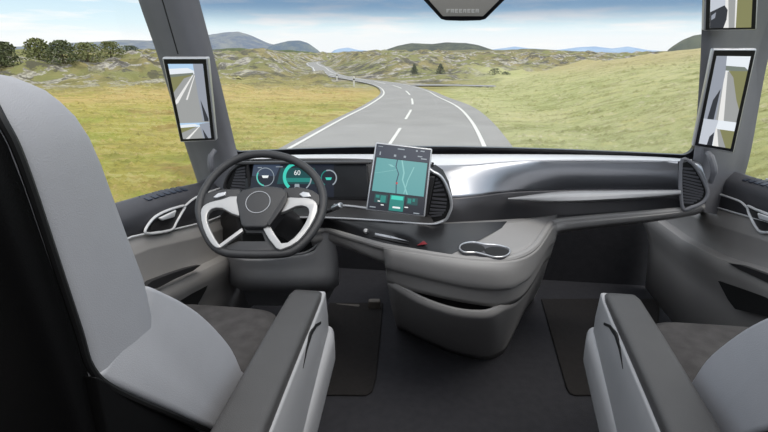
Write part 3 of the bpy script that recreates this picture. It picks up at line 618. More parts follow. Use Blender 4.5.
# ================================================================== SEATS
def seat(s, dx, dy, label):
    root = thing('cab_seat', label, 'seat', V((s*.73+dx, .95+dy, 0)) if s > 0 else V((-.73, .95, 0)), 'cab seats')
    fx = (lambda p: p) if s < 0 else (lambda p: V((-p.x+dx, p.y+dy, p.z)))
    def q(bd, *a, **k):
        bd.v = [fx(p) for p in bd.v]; return bd.build(*a, parent=root, **k)
    YF = [(.58, .73), (.80, .70), (.926, .698), (1.0, .690), (1.08, .668), (1.2, .638), (1.25, .622), (1.28, .606), (1.305, .582), (1.322, .548), (1.33, .505)]
    YB = [(.58, .55), (.925, .522), (1.289, .480), (1.315, .486), (1.33, .497)]
    zs = [.58, .7, .8, .9, 1.0, 1.08, 1.15, 1.2, 1.24, 1.27, 1.29, 1.305, 1.315, 1.323, 1.329]
    rings = []
    for z in zs:
        f_, k_ = interp(z, YF), interp(z, YB); hx = .25 - (0 if z < 1.2 else .035*((z-1.2)/.13)**3)
        rings.append(sell(-.73, (f_+k_)/2, hx, (f_-k_)/2, z, 8))
    q(B().loft(rings), 'backrest', M['leather'], angle=60)
    # black back shell
    rings = []
    for z in [.30, .5, .7, .9, 1.0, 1.1, 1.2, 1.25, 1.275, 1.295, 1.312]:
        k_ = interp(z, YB); hx = .238 - (0 if z < 1.2 else .035*((z-1.2)/.13)**3)
        rings.append(sell(-.73, k_-.005, hx, .035, z, 5))
    q(B().loft(rings), 'back_shell', M['black'], angle=60)
    pth = [V((-.481+(0 if z < 1.2 else .03*((z-1.2)/.122)**3*-1), interp(z, YB)+.006, z)) for z in [1.305, 1.28, 1.25, 1.2, 1.1, 1.0, .935]]
    pth += [V((-.476, .56, .875)), V((-.466, .67, .74)), V((-.45, .777, .609)), V((-.445, .86, .52))]
    q(B().tube(cr(pth, 4), .0055, 8), 'piping', M['piping'])
    # lumbar side wing
    def wing(sgn):
        x_ = lambda z: -.484+.045*max(0, (.95-z)/.33)
        prof = [(.533, .918), (.60, .935), (.665, .95)]
        fr_ = []
        for u, v in [(148, 284), (162, 290), (180, 299), (200, 312), (218, 329), (233, 348), (243, 370)]:
            X_ = -.48
            for _ in range(4): q_ = at(u, v, X=X_); X_ = x_(q_.z)
            fr_.append((q_.y, q_.z))
        prof += [(p.x, p.y) for p in cr([V((a, b_, 0)) for a, b_ in fr_], 3)]
        prof += [(.975, .58), (.90, .555), (.82, .575), (.777, .609), (.66, .76)]
        o = [V((x_(z), y, z)) for y, z in prof]; i_ = [V((-.56, y-.01, z-.01)) for y, z in prof]
        bd = B(); n = len(o); bd.add(o+i_, [list(range(n)), list(range(n, 2*n))[::-1]]+[[k, (k+1) % n, n+(k+1) % n, n+k] for k in range(n)])
        if sgn: bd.v = [V((-1.46-p.x, p.y, p.z)) for p in bd.v]
        q(bd, 'side_wing', M['leather'], bevel=.016, angle=60)
    wing(0); wing(1)
    # dark lower flank under the wing
    fl_ = [(.524, .925), (.53, .92), (.66, .752), (.777, .60), (.88, .50), (.88, .25), (.516, .25)]
    q(B().prism([V((-.495, y, z)) for y, z in fl_], (.022, 0, 0)), 'lower_flank', M['black'], bevel=.006)
    # cushion, base, bellows
    q(B().loft([sell(-.73, 1.02, .20, .33, .44, 5), sell(-.73, 1.02, .225, .365, .46, 5), sell(-.73, 1.02, .235, .378, .52, 5), sell(-.73, 1.02, .228, .372, .55, 5), sell(-.73, 1.02, .20, .34, .567, 5), sell(-.73, 1.02, .1, .2, .568, 5)]), 'cushion', M['fabric'], angle=60)
    q(B().loft([sell(-.70, .9, .30, .36, .37, 6), sell(-.70, .9, .31, .37, .40, 6), sell(-.70, .9, .30, .36, .44, 6)]), 'seat_base', M['shell'], angle=60)
    q(B().loft([sell(-.70, .88, .25+(.02 if k % 2 else 0), .30+(.02 if k % 2 else 0), .03+.034*k, 6) for k in range(11)]), 'bellows', M['black'], angle=20)
    q(B().box((-.93, .5, 0), (-.47, 1.2, .03)), 'floor_rail', M['black'], bevel=.006)
    # armrest: padded top, pale side cover with its slit, outer shell
    topy = [1.225, 1.215, 1.1, .9, .66, .45]
    rr = []
    for y, xi, xo, zt, zb in [(1.232, -.418, -.358, .705, .66), (1.222, -.431, -.346, .717, .64), (1.19, -.433, -.342, .722, .63), (1.0, -.425, -.331, .722, .62), (.8, -.415, -.318, .72, .61), (.66, -.408, -.308, .718, .60), (.45, -.398, -.298, .71, .58)]:
        xm = (xi+xo)/2; hx = (xo-xi)/2; rr.append([V((xm+p.x*hx, y, (zt+zb)/2+p.y*(zt-zb)/2)) for p in sell(0, 0, 1, 1, 0, 7, 36)])
    q(B().loft(rr), 'armrest', M['armpad'], angle=55)
    sd = [(1.236, .712), (1.24, .68), (1.245, .63), (1.235, .58), (1.1, .52), (.8, .47), (.45, .42), (.45, .68), (.66, .69), (.9, .695), (1.1, .698), (1.2, .702)]
    xo_ = lambda y: -.342+.034*(1.22-y)/.56
    o = [V((xo_(y)+.004+.004*max(0, (.70-z)/.1), y, z)) for y, z in sd]; i_ = [V((xo_(y)-.06, y, z)) for y, z in sd]; n = len(o)
    sc_ = q(B().add(o+i_, [list(range(n)), list(range(n, 2*n))[::-1]]+[[k, (k+1) % n, n+(k+1) % n, n+k] for k in range(n)]), 'armrest_cover', M['shell'], bevel=.006, angle=60)
    slit = [(q_.y, q_.z) for q_ in ats([(321, 321.5), (315, 324), (309, 332), (303, 347), (298, 368), (304, 349), (310, 335), (316, 326.5), (321, 324)], X=-.331)]
    q(B().prism([V((xo_(y)+.0055+.004*max(0, (.70-z)/.1), y, z)) for y, z in slit], (-.004, 0, 0)), 'armrest_slit', M['hole'])
    rr = []
    for y, xo, zt, zb in [(1.262, -.340, .575, .53), (1.255, -.324, .592, .50), (1.22, -.314, .59, .47), (1.0, -.306, .555, .42), (.8, -.300, .525, .39), (.6, -.296, .50, .37), (.4, -.294, .48, .36)]:
        xm = xo-.055; rr.append([V((xm+p.x*.055, y, (zt+zb)/2+p.y*(zt-zb)/2)) for p in sell(0, 0, 1, 1, 0, 4, 28)])
    q(B().loft(rr), 'outer_shell', M['shell'], angle=60)
    return root
seat(-1, 0, 0, "driver seat, pale grey wings, tall backrest behind the steering wheel")
seat(1, .085, .10, 'passenger seat whose pale wing and armrest face the empty passenger footwell')

# ================================================================== MATS AND PEDALS
def fmat(px_, label, nm='floor_mat'):
    p = [at(u, v, Z=.001) for u, v in px_]
    return tag(B().prism(p, (0, 0, .010)).build(nm, M['mat_'], bevel=.006), label, 'mat', 'floor mats')
fmat([(330, 304), (383, 304), (381, 330), (376, 380), (372, 393), (366, 396.5), (310, 396), (300, 340)], 'dark brown black floor mat beside the driver seat under the pedals')
fmat([(541, 300), (660, 300), (650, 396), (575, 396.5), (569, 394), (566, 388)], 'black floor mat in the passenger footwell right of the console')
pd = thing('pedal', 'small grey pedal in the driver footwell beside the console', 'pedal', at(373, 314, Z=0))
B().prism([at(u, v, Y=2.42) for u, v in [(368, 302), (380, 302), (380, 314), (368, 314)]], (0, .025, .01)).build('pedal_pad', mat('pedal rubber', (96, 90, 84), .6), pd, bevel=.006)
B().tube([at(374, 308, Y=2.45), at(374, 303, Y=2.7)], .012, 8).build('pedal_arm', M['hole'], pd)
pd2 = thing('brake_pedal', 'flat dark pedal under the steering column', 'pedal', at(347, 312, Z=0))
B().prism([at(u, v, Y=2.42) for u, v in [(335, 307), (359, 308), (359, 313), (335, 312)]], (0, .03, .01)).build('pedal_pad', mat('dark pedal rubber', (74, 68, 62), .6), pd2, bevel=.006)
B().tube([at(347, 310, Y=2.44), at(347, 302, Y=2.75)], .014, 8).build('pedal_arm', M['hole'], pd2)

# ================================================================== OUTSIDE
Z0 = -1.35
PAIRS = [((-5.1, 2), (1.8, 2)), ((-5.1, 8), (1.8, 8)), ((-5.1, 14), (1.78, 14)), ((-5.05, 21), (1.5, 21)), ((-4.9, 27.5), (.85, 27)), ((-5.25, 35.6), (-.55, 32.6)), ((-7.2, 44), (-1.9, 38.2)), ((-11, 52), (-4.9, 46.5)), ((-14.2, 58), (-9.7, 54)), ((-17.4, 65), (-13.6, 62)), ((-21.2, 75), (-17.6, 74)), ((-26.3, 92), (-22.8, 92)), ((-31.8, 108), (-28.4, 109)), ((-38.4, 130), (-35, 131)), ((-40.5, 143), (-36.8, 141)), ((-38, 154), (-35, 150)), ((-30, 162), (-28, 157))]
RL = cr([V((a[0], a[1], Z0)) for a, b_ in PAIRS], 8); RR = cr([V((b_[0], b_[1], Z0)) for a, b_ in PAIRS], 8)
cen = np.array([((a+b_)/2)[:2] for a, b_ in zip(RL, RR)]); hw = np.array([(a-b_).length/2 for a, b_ in zip(RL, RR)])
def road_dist(x, y):
    d = np.full(x.shape, 1e9)
    for (c0, w) in zip(cen, hw): d = np.minimum(d, np.hypot(x-c0[0], y-c0[1])-w)
    return d
def sst(a, b_, x): t = np.clip((x-a)/(b_-a), 0, 1); return t*t*(3-2*t)
def nz(x, y, sc_, seed=0, oct_=4):
    out = np.empty(x.shape); fx_, fy_ = x.ravel(), y.ravel(); o = out.ravel()
    for i in range(len(fx_)): o[i] = mnoise.fractal(V((fx_[i]*sc_+seed*17.3, fy_[i]*sc_-seed*9.1, seed)), 1., 2., oct_)
    return o.reshape(x.shape)
def rightedge(y): return np.interp(y, [b_[1] for a, b_ in PAIRS[:8]], [b_[0] for a, b_ in PAIRS[:8]])
def height(x, y):
    r = np.hypot(x, y); d = road_dist(x, y)
    rx = x-np.maximum(rightedge(y), -1.2+0*y)
    rb_ = np.clip(rx-np.interp(y, [9, 40], [.4, 3.6]), 0, 40); bank = (.21*np.minimum(rb_, 9)+.14*np.maximum(rb_-9, 0))*sst(62, 44, y)*sst(-2, 4, y)
    n1 = nz(x, y, .05, 1); n2 = nz(x, y, .16, 2); n3 = nz(x, y, .7, 3, 3)
    left = sst(2, -3, rx)*np.ones_like(x)
    far = sst(33, 60, r)
    rocky = far*(.45+.9*n2+.9*n1+.25*n3)*1.0*sst(320, 150, r)
    rise = 1.75*sst(34, 85, r)*sst(-2, 12, -x) + 1.7*sst(46, 130, r)*sst(-12, 2, x)
    h = bank + .10*n2 + .07*n3 + (rocky+rise)*sst(12., -2., np.where(y < 55, rx, -5)) + .25*n1*sst(15, 40, r)
    h = h*sst(.3, 7., d) - .05*(1-sst(0, .6, d))
    kp = at(325, 83, Z=-1.35); h = h + 1.15*np.exp(-(((x-kp.x)/2.6)**2+((y-kp.y)/2.6)**2))*sst(0, 1., d)
    # gentle rise of the far field
    return Z0-.03+h
NA, NR = 300, 230
az = np.radians(np.linspace(-72, 62, NA)); rr_ = 3.5*(700/3.5)**(np.linspace(0, 1, NR)**.92)
A, R_ = np.meshgrid(az, rr_); gx, gy = R_*np.sin(A), R_*np.cos(A); gz = height(gx, gy)
vs = [V((a, b_, c2)) for a, b_, c2 in zip(gx.ravel(), gy.ravel(), gz.ravel())]
fs = [[j*NA+i, j*NA+i+1, (j+1)*NA+i+1, (j+1)*NA+i] for j in range(NR-1) for i in range(NA-1)]
def terrain_mat():
    m = bpy.data.materials.new('grassland'); m.use_nodes = True; nt = m.node_tree; N = nt.nodes; L = nt.links; b_ = N['Principled BSDF']; b_.inputs['Roughness'].default_value = .95; b_.inputs['Specular IOR Level'].default_value = .1
    geo = N.new('ShaderNodeNewGeometry'); sep = N.new('ShaderNodeSeparateXYZ'); L.new(geo.outputs['Position'], sep.inputs[0])
    def noise(sc_, det=5, vec=None, rough=.6):
        n = N.new('ShaderNodeTexNoise'); n.inputs['Scale'].default_value = sc_; n.inputs['Detail'].default_value = det; n.inputs['Roughness'].default_value = rough; L.new(vec or geo.outputs['Position'], n.inputs['Vector']); return n.outputs['Fac']
    def mapr(src, a, c2, lo=0., hi=1.):
        n = N.new('ShaderNodeMapRange'); n.inputs['From Min'].default_value = a; n.inputs['From Max'].default_value = c2; n.inputs['To Min'].default_value = lo; n.inputs['To Max'].default_value = hi; n.interpolation_type = 'SMOOTHSTEP'; L.new(src, n.inputs['Value']); return n.outputs[0]
    def mix(f, a, c2):
        n = N.new('ShaderNodeMix'); n.data_type = 'RGBA'
        if isinstance(f, float): n.inputs[0].default_value = f
        else: L.new(f, n.inputs[0])
        for i, x in ((6, a), (7, c2)):
            if isinstance(x, tuple): n.inputs[i].default_value = (*lin(x), 1)
            else: L.new(x, n.inputs[i])
        return n.outputs[2]
    def mul(a, c2):
        n = N.new('ShaderNodeMath'); n.operation = 'MULTIPLY'; L.new(a, n.inputs[0])
        if isinstance(c2, float): n.inputs[1].default_value = c2
        else: L.new(c2, n.inputs[1])
        return n.outputs[0]
    ln = N.new('ShaderNodeVectorMath'); ln.operation = 'LENGTH'; L.new(geo.outputs['Position'], ln.inputs[0]); dist = ln.outputs['Value']
    big, mid, fine, tiny = noise(.12), noise(.55), noise(2.6, 6), noise(9., 6, rough=.75)
    leftc = mix(mapr(big, .38, .62), (182, 172, 92), (196, 180, 108))
    leftc = mix(mapr(mid, .45, .68), leftc, (168, 170, 86))
    leftc = mix(mapr(fine, .5, .72), leftc, (204, 180, 120))
    leftc = mix(mul(mapr(noise(.3, 6, rough=.65), .54, .64), .75), leftc, (160, 132, 84))
    rightc = mix(mapr(big, .4, .6), (186, 188, 130), (200, 197, 144))
    rightc = mix(mapr(mid, .48, .66), rightc, (168, 172, 112))
    rightc = mix(mapr(fine, .52, .72), rightc, (210, 202, 164))
    side = mapr(sep.outputs['X'], -2.5, .5)
    g = mix(side, leftc, rightc)
    # straw belt at the far end of the left field
    st_ = mul(mul(mapr(dist, 27., 34.), mapr(dist, 46., 38.)), mapr(mid, .3, .55)); st2 = mul(st_, mapr(sep.outputs['X'], -3., -8.)); g = mix(mul(st2, .75), g, (208, 176, 120))
    # dry brown crest of the bank
    cr_ = mul(mul(mapr(dist, 32., 44.), mapr(sep.outputs['X'], 5., 12.)), .5); g = mix(cr_, g, (196, 170, 132))
    # heath and rock in the distance
    heath = mix(mapr(mid, .4, .6), (124, 118, 80), (158, 146, 102)); heath = mix(mapr(big, .42, .58), heath, (138, 138, 90))
    fm = mul(mapr(dist, 36., 50.), mapr(sep.outputs['X'], 6., -2.)); fm2 = N.new('ShaderNodeMath'); fm2.operation = 'MAXIMUM'; L.new(fm, fm2.inputs[0]); L.new(mapr(dist, 62., 80.), fm2.inputs[1])
    g = mix(fm2.outputs[0], g, heath)
    rk = noise(.5, 5, rough=.62); rk2 = noise(.13, 3)
    rockc = mix(mapr(fine, .4, .6), (196, 190, 176), (136, 130, 124))
    rm = mul(mul(mapr(rk, .515, .55), mapr(rk2, .36, .46)), fm2.outputs[0]); g = mix(rm, g, rockc)
    dk = mul(mul(mapr(noise(.33, 6, rough=.7), .53, .57), fm2.outputs[0]), .8); g = mix(dk, g, (84, 80, 76))
    mps = N.new('ShaderNodeMapping'); mps.inputs['Scale'].default_value = (.5, 1.6, 1); mps.inputs['Rotation'].default_value = (0, 0, -.35); L.new(geo.outputs['Position'], mps.inputs['Vector'])
    clod = noise(1.1, 9, mps.outputs[0], .8); near = mapr(dist, 60., 40.)
    g = mix(mul(mul(mapr(clod, .50, .57), near), .5), g, (140, 137, 80)); g = mix(mul(mul(mapr(clod, .47, .40), near), .55), g, (208, 200, 138))
    g = mix(mul(mapr(tiny, .5, .68), .4), g, mix(.5, g, (104, 102, 62)))
    L.new(g, b_.inputs['Base Color'])
    bp = N.new('ShaderNodeBump'); bp.inputs['Strength'].default_value = .7; bp.inputs['Distance'].default_value = .2; L.new(noise(7., 8, rough=.8), bp.inputs['Height']); L.new(bp.outputs['Normal'], b_.inputs['Normal'])
    return m
TM_ = terrain_mat()
tag(B().add(vs, fs).build('ground', TM_, angle=180), 'rolling grass and heath land around the road', 'ground', kind='structure')
# far plain out to the mountains
nA = 40; azf = np.radians(np.linspace(-75, 65, nA))
struct(B().add([V((r*math.sin(a), r*math.cos(a), z)) for r, z in ((680, -1.6), (1400, -3), (5000, -8)) for a in azf], [[j*nA+i, j*nA+i+1, (j+1)*nA+i+1, (j+1)*nA+i] for j in range(2) for i in range(nA-1)]).build('ground', mat('far plain', (124, 126, 96), .9)), 'distant plain under the mountains', 'ground')
# road
asp = mat('asphalt', (152, 150, 147), .85, var=.07, vscale=.6, bump=.2, bscale=30, spec=.2)
rb = B(); n = len(RL); cols = 6
rb.loft([[a.lerp(c2, k/cols)+V((0, 0, .03*(1-(2*k/cols-1)**2))) for k in range(cols+1)] for a, c2 in zip(RL, RR)], cap=False, closed=False)
rd = struct(rb.build('road', asp), 'grey two lane asphalt road curving away to the left', 'road')
wl = mat('road paint', (222, 220, 214), .7, var=.03, vscale=3)
def cross(i, t): return RL[i].lerp(RR[i], t)+V((0, 0, .03*(1-(2*t-1)**2)+.012))
def arc_line(tfun, w, i0, i1):
    q = B(); l = []
    for i in range(i0, i1):
        t = tfun(i); W_ = (RL[i]-RR[i]).length; l.append([cross(i, t-w/W_/2), cross(i, t+w/W_/2)])
    return q.loft(l, cap=False, closed=False)
Wd = lambda i: (RL[i]-RR[i]).length
arc_line(lambda i: .32/Wd(i), .13, 0, n).build('edge_line', wl, rd)
arc_line(lambda i: 1-.85/Wd(i), .13, 0, n).build('edge_line', wl, rd)
# centre dashes by arc length
cl_ = [cross(i, (.32/Wd(i)+1-.85/Wd(i))/2) for i in range(n)]; s_ = [0]
for a, c2 in zip(cl_, cl_[1:]): s_.append(s_[-1]+(c2-a).length)
def along(t):
    i = min(max(int(np.searchsorted(s_, t))-1, 0), n-2); f_ = (t-s_[i])/(s_[i+1]-s_[i]); return cl_[i].lerp(cl_[i+1], f_), (cl_[i+1]-cl_[i]).normalized()
t = 6.6
while t < 75:
    l = []
    for k in range(7):
        p, d_ = along(t+3.6*k/6); sd_ = V((-d_.y, d_.x, 0))*.055; l.append([p-sd_, p+sd_])
    B().loft(l, cap=False, closed=False).build('centre_dash', wl, rd); t += 6.2
# side road joining from the right
sr = cr([V((-4.2, 44, Z0+.02)), V((-1, 44.5, Z0+.02)), V((3.2, 43.4, Z0+.04))], 6)
struct(B().loft([[p+V((0, -.9, 0)), p+V((0, .9, 0))] for p in sr], cap=False, closed=False).build('road', asp), 'narrow side road joining beyond the bend', 'road')

# road marker posts
def post(u, v, hgt, label):
    p = at(u, v, Z=Z0); t_ = thing('marker_post', label, 'post', p, 'road marker posts')
    B().loft([[p+V((a*w, b_*w, z)) for a, b_ in ((-1, -1), (1, -1), (1, 1), (-1, 1))] for w, z in ((.06, -.1), (.06, hgt*.8), (.045, hgt))]).build('post_body', mat('post white', (225, 222, 214), .6), t_, bevel=.01)
    B().box((p.x-.063, p.y-.063, p.z+hgt*.6), (p.x+.063, p.y+.063, p.z+hgt*.75)).build('reflector', M['frame'], t_)
post(354, 85.5, .75, 'white roadside marker post at the inside of the bend')
post(337, 80, .7, 'white roadside marker post further along the bend')

# mountains and hills; the far blue ones have haze put into their colour
def hillmat(name, c1, c2, sc_, rock=None):
    m = mat(name, c1, .95, spec=.1); nt = m.node_tree; N = nt.nodes; L = nt.links; b_ = N['Principled BSDF']
    geo = N.new('ShaderNodeNewGeometry'); n = N.new('ShaderNodeTexNoise'); n.inputs['Scale'].default_value = sc_; n.inputs['Detail'].default_value = 8; n.inputs['Roughness'].default_value = .7; L.new(geo.outputs['Position'], n.inputs['Vector'])
    r = N.new('ShaderNodeValToRGB'); r.color_ramp.elements[0].position = .42; r.color_ramp.elements[0].color = (*lin(c1), 1); r.color_ramp.elements[1].position = .6; r.color_ramp.elements[1].color = (*lin(c2), 1)
    if rock: e = r.color_ramp.elements.new(.66); e.color = (*lin(rock), 1)
    L.new(n.outputs['Fac'], r.inputs['Fac']); L.new(r.outputs['Color'], b_.inputs['Base Color']); return m
def ridge(pts, D, thick, m, label, rough=.08, base=None, nm='hill', seed=1):
    us = np.linspace(pts[0][0], pts[-1][0], max(24, int(abs(pts[-1][0]-pts[0][0])/2.0))); tops = np.interp(us, [a for a, _ in pts], [b_ for _, b_ in pts])
    rows = []; ny = 18
    for j in range(ny+1):
        t_ = -1+2*j/ny; row = []
        for u, v in zip(us, tops):
            p = at(u, v, Z=1.35+1e-9) if False else None
            d_ = fw+rt*((u-384)/FPX)-up*((v-216)/FPX); hl = math.hypot(d_.x, d_.y); zt = 1.35+D*d_.z/hl
            r = D+t_*thick; e = max(0, 1-abs(t_)**2.2); b0 = base if base is not None else -3
            q = V((d_.x/hl*r, d_.y/hl*r, 0)); nn = mnoise.fractal(V((q.x/thick*3, q.y/thick*3, seed)), 1., 2., 5)
            edge = min(1., (u-pts[0][0])/6+.0, (pts[-1][0]-u)/6+.0); edge = max(0, edge)**.5
            q.z = b0+(zt-b0)*edge*e*(1+rough*nn*(1 if abs(t_) > .06 else .35)); row.append(q)
        rows.append(row)
    return struct(B().loft(rows, cap=False, closed=False).build(nm, m, angle=180), label, 'hill')
mhaze = hillmat('hazed mountain grey blue', (112, 122, 138), (140, 144, 146), .02)
mhaze2 = hillmat('hazed mountain slate', (98, 112, 128), (124, 132, 132), .02)
mhazefar = hillmat('hazed far mountain', (150, 172, 200), (164, 184, 206), .01)
mdark = hillmat('dark moor', (78, 84, 80), (100, 104, 90), .06)
mmoor = hillmat('rocky moor', (104, 104, 76), (132, 124, 92), .12, (176, 170, 156))
mgrn = hillmat('dark green moor', (78, 88, 58), (96, 104, 68), .08)
ridge([(-40, 49), (30, 46), (70, 43), (100, 41.5), (125, 40), (150, 40.5), (175, 38), (200, 36.5), (222, 33), (238, 31.5), (252, 36), (268, 43), (285, 47), (305, 52)], 1800, 300, mhaze, 'hazy grey blue mountain range beyond the left of the road', .04, -20)
ridge([(262, 50), (275, 44), (288, 41), (300, 40.5), (308, 43), (318, 50), (324, 53)], 1450, 160, mhaze2, 'hazy slate coloured peak left of the road gap', .04, -12)
ridge([(328, 52), (338, 49), (348, 47.5), (358, 50), (372, 51), (384, 52)], 3600, 300, mhazefar, 'hazy pale blue mountain far beyond the road gap', .03, -30)
ridge([(480, 51), (500, 48.5), (515, 46.5), (530, 48.5), (556, 50), (580, 47), (596, 46.5), (612, 48.5), (628, 46.5), (648, 50), (676, 52)], 3000, 300, mhazefar, 'hazy pale blue mountains beyond the right bank', .03, -30)
ridge([(338, 54), (352, 51), (372, 52), (384, 55)], 500, 40, mdark, 'low dark hill behind the road gap', .05, -4)
ridge([(376, 54), (388, 49), (398, 45.5), (412, 43.2), (432, 44), (448, 42.5), (466, 43), (478, 45), (490, 49), (505, 54)], 620, 80, mdark, 'dark flat topped hill ahead beyond the moor', .04, -6)
ridge([(420, 57), (436, 50.5), (470, 50), (500, 50), (520, 49), (548, 49.5), (575, 51.5), (600, 54), (640, 57), (660, 60)], 330, 60, mmoor, 'rocky brown green ridge behind the right bank', .12, -4)
ridge([(205, 50), (240, 48), (262, 50.5), (290, 50), (318, 53), (335, 56)], 520, 60, mgrn, 'low dark green ridge under the left mountains', .1, -5)
ridge([(662, 55), (673, 46), (683, 40), (694, 35.5), (710, 33), (740, 31), (790, 30), (840, 36)], 130, 22, mdark, 'dark hill rising behind the right pillar', .05, -3)

# trees and bushes
leafd = mat('dark leaves', (86, 94, 62), .8, var=.3, vscale=2.); leafm = mat('bush leaves', (116, 120, 74), .8, var=.3, vscale=2.); bark = mat('bark', (84, 70, 56), .9)
def plant(u, vb, wpx, hpx, dist, label, nm, leaf, cat, group, conifer=False, n=420):
    d_ = fw+rt*((u-384)/FPX)-up*((vb-216)/FPX); hl = math.hypot(d_.x, d_.y); k = dist/hl; p = EYE+d_*k
    dep = (p-EYE).dot(fw); w = wpx/FPX*dep/2; h = hpx/FPX*dep
    gzv = float(height(np.array([p.x]), np.array([p.y]))[0]); 
    t_ = thing(nm, label, cat, V((p.x, p.y, gzv)), group)
    h += p.z-gzv; base = V((p.x, p.y, gzv))
    fo = B()
    for i in range(n):
        z = random.random()**.8
        rad = (1-z)**.8*w+.05 if conifer else w*math.sqrt(max(.02, 1-(1.02*z-.08)**2*.95))
        a = random.random()*6.283; rq = rad*math.sqrt(random.random())*(.75+.35*random.random())
        c2 = base+V((rq*math.cos(a), rq*math.sin(a), h*(.01+.97*z))); s0 = h*(.045+.045*random.random())
        x = V((random.gauss(0, 1), random.gauss(0, 1), random.gauss(0, .6))).normalized(); y = x.cross(V((random.gauss(0, 1), random.gauss(0, 1), random.gauss(0, 1)))).normalized()
        fo.poly([c2-x*s0, c2-y*s0*.6, c2+x*s0, c2+y*s0*.6])
    fo.build('foliage', leaf, t_, smooth=False)
    B().tube([base+V((0, 0, -.1)), base+V((.02, 0, h*.6))], [w*.09+.02, .02], 7).build('trunk', bark, t_)
for i, (u, vb, w, h, D) in enumerate([(3, 54, 30, 12, 62), (-22, 55, 32, 13, 60), (38, 54, 28, 15, 60), (62, 54, 32, 13, 58), (87, 55, 34, 12, 60), (111, 55, 28, 13, 63), (131, 55, 22, 9, 66)]):
    plant(u, vb, w, h, D, ['bush left of a gap in the row beyond the driver window', 'bush at the far left end of the row beyond the driver window', 'tallest bush of the long clump beyond the driver window', 'second bush of the long clump beyond the driver window', 'third bush of the long clump beyond the driver window', 'fourth bush of the long clump beyond the driver window', 'low bush at the right end of the clump beyond the driver window'][i], 'bush', leafm if i % 3 else leafd, 'bush', 'bushes beyond the driver window', n=900)
plant(414, 82, 9, 17, 58, 'small lone conifer on the moor beyond the road bend', 'conifer_tree', leafd, 'tree', 'conifers beyond the bend', True)
plant(440, 83.5, 11, 19, 56, 'larger lone conifer on the moor beyond the road bend', 'conifer_tree', leafd, 'tree', 'conifers beyond the bend', True)
plant(483, 87, 14, 13, 55, 'dark bush at the left of the thicket behind the grass bank', 'bush', leafd, 'bush', 'thicket behind the bank')
plant(494, 87, 16, 18, 56, 'tallest dark bush in the thicket behind the grass bank', 'bush', leafd, 'bush', 'thicket behind the bank')
plant(505, 84, 13, 12, 57, 'dark bush at the right of the thicket behind the grass bank', 'bush', leafd, 'bush', 'thicket behind the bank')
# grass tufts
NT = 16000; tx = []; gr = B()
aa = RNG.uniform(-.9, .75, NT); ra = 9*(46/9)**RNG.uniform(0, 1, NT); X_, Y_ = ra*np.sin(aa), ra*np.cos(aa); dd = road_dist(X_, Y_); hh = height(X_, Y_)
keep = dd > .35; X_, Y_, hh = X_[keep], Y_[keep], hh[keep]; den = nz(X_, Y_, .35, 5, 3)
vv, ff, mm_ = [], [], []
for x, y, z, q in zip(X_, Y_, hh, den):
    if q+random.random()*.9 < .12: continue
    r_ = .04+.09*random.random()+.0015*math.hypot(x, y); hgt = r_*(.35+.4*random.random()); o = len(vv); a0 = random.random()*6.283; kk = 6
    for k in range(kk):
        a = a0+6.283*k/kk; rq = r_*(.75+.5*random.random()); vv.append(V((x+rq*math.cos(a)*1.3, y+rq*math.sin(a), z-.05)))
    vv.append(V((x+random.gauss(0, .3)*r_, y+random.gauss(0, .3)*r_, z+hgt)))
    for k in range(kk): ff.append([o+k, o+(k+1) % kk, o+kk]); mm_.append(0)
g_ = B(); g_.v, g_.f, g_.m = vv, ff, mm_
tag(g_.build('grass_tufts', TM_, smooth=True, angle=180), 'tufts of rough grass on the verges and fields', 'grass', kind='stuff')

# ================================================================== LIGHT
w = bpy.data.worlds.new('sky'); bpy.context.scene.world = w; w.use_nodes = True; N = w.node_tree.nodes; L = w.node_tree.links; bg = N['Background']
tc = N.new('ShaderNodeTexCoord'); sp_ = N.new('ShaderNodeSeparateXYZ'); L.new(tc.outputs['Generated'], sp_.inputs[0])
rp = N.new('ShaderNodeValToRGB'); E_ = rp.color_ramp.elements
E_[0].position = 0; E_[0].color = (.16, .16, .09, 1); E_[1].position = 1; E_[1].color = (1.15, 1.22, 1.32, 1)
for p, c2 in ((.495, (.25, .25, .16)), (.50, (1.0, 1.02, 1.04)), (.512, (1.0, 1.03, 1.05)), (.524, (.82, .98, 1.04)), (.55, (.62, .84, 1.0)), (.62, (.60, .76, .95)), (.8, (1.05, 1.13, 1.25))):
    e = E_.new(p); e.color = (*c2, 1)
mp = N.new('ShaderNodeMath'); mp.operation = 'MULTIPLY_ADD'; mp.inputs[1].default_value = .5; mp.inputs[2].default_value = .5; L.new(sp_.outputs['Z'], mp.inputs[0]); L.new(mp.outputs[0], rp.inputs['Fac'])
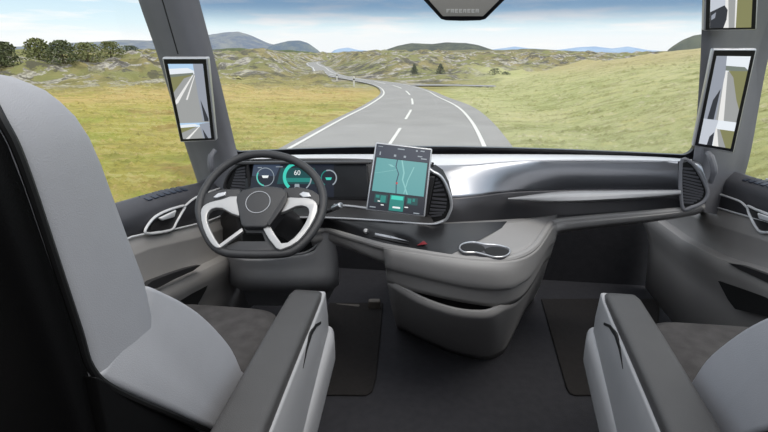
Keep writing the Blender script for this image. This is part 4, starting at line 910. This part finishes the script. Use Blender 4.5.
mpg = N.new('ShaderNodeMapping'); mpg.inputs['Scale'].default_value = (2.2, 2.2, 22); L.new(tc.outputs['Generated'], mpg.inputs['Vector'])
cn = N.new('ShaderNodeTexNoise'); cn.inputs['Scale'].default_value = 2.4; cn.inputs['Detail'].default_value = 7; cn.inputs['Roughness'].default_value = .58; L.new(mpg.outputs[0], cn.inputs['Vector'])
cr2 = N.new('ShaderNodeMapRange'); cr2.inputs['From Min'].default_value = .47; cr2.inputs['From Max'].default_value = .62; L.new(cn.outputs['Fac'], cr2.inputs['Value'])
ab = N.new('ShaderNodeMapRange'); ab.inputs['From Min'].default_value = 0; ab.inputs['From Max'].default_value = .01; L.new(sp_.outputs['Z'], ab.inputs['Value'])
ml = N.new('ShaderNodeMath'); ml.operation = 'MULTIPLY'; L.new(cr2.outputs[0], ml.inputs[0]); L.new(ab.outputs[0], ml.inputs[1])
mxx = N.new('ShaderNodeMix'); mxx.data_type = 'RGBA'; L.new(ml.outputs[0], mxx.inputs[0]); L.new(rp.outputs['Color'], mxx.inputs[6]); mxx.inputs[7].default_value = (1.05, 1.05, 1.05, 1); L.new(mxx.outputs[2], bg.inputs['Color']); bg.inputs['Strength'].default_value = 1.0
sun = bpy.data.lights.new('sun', 'SUN'); sun.energy = 1.6; sun.angle = math.radians(35); sun.color = (1, .95, .86); so = bpy.data.objects.new('sun', sun); C.objects.link(so)
so.rotation_euler = V((-.35, .25, -1)).to_track_quat('-Z', 'Y').to_euler(); so.location = (0, 0, 20)
dl = bpy.data.lights.new('cabin_fill', 'AREA'); dl.energy = 4; dl.size = .7; dl.color = (1, .97, .93); do = bpy.data.objects.new('cabin_fill', dl); C.objects.link(do)  # added fill light that brightens the cab, not a known lamp
do.location = (.05, .1, 1.95); do.rotation_euler = V((0, .75, -.66)).to_track_quat('-Z', 'Y').to_euler()
vs_ = bpy.context.scene.view_settings; vs_.view_transform = 'Standard'; vs_.look = 'None'; vs_.exposure = 0; vs_.gamma = 1; vs_.use_curve_mapping = False
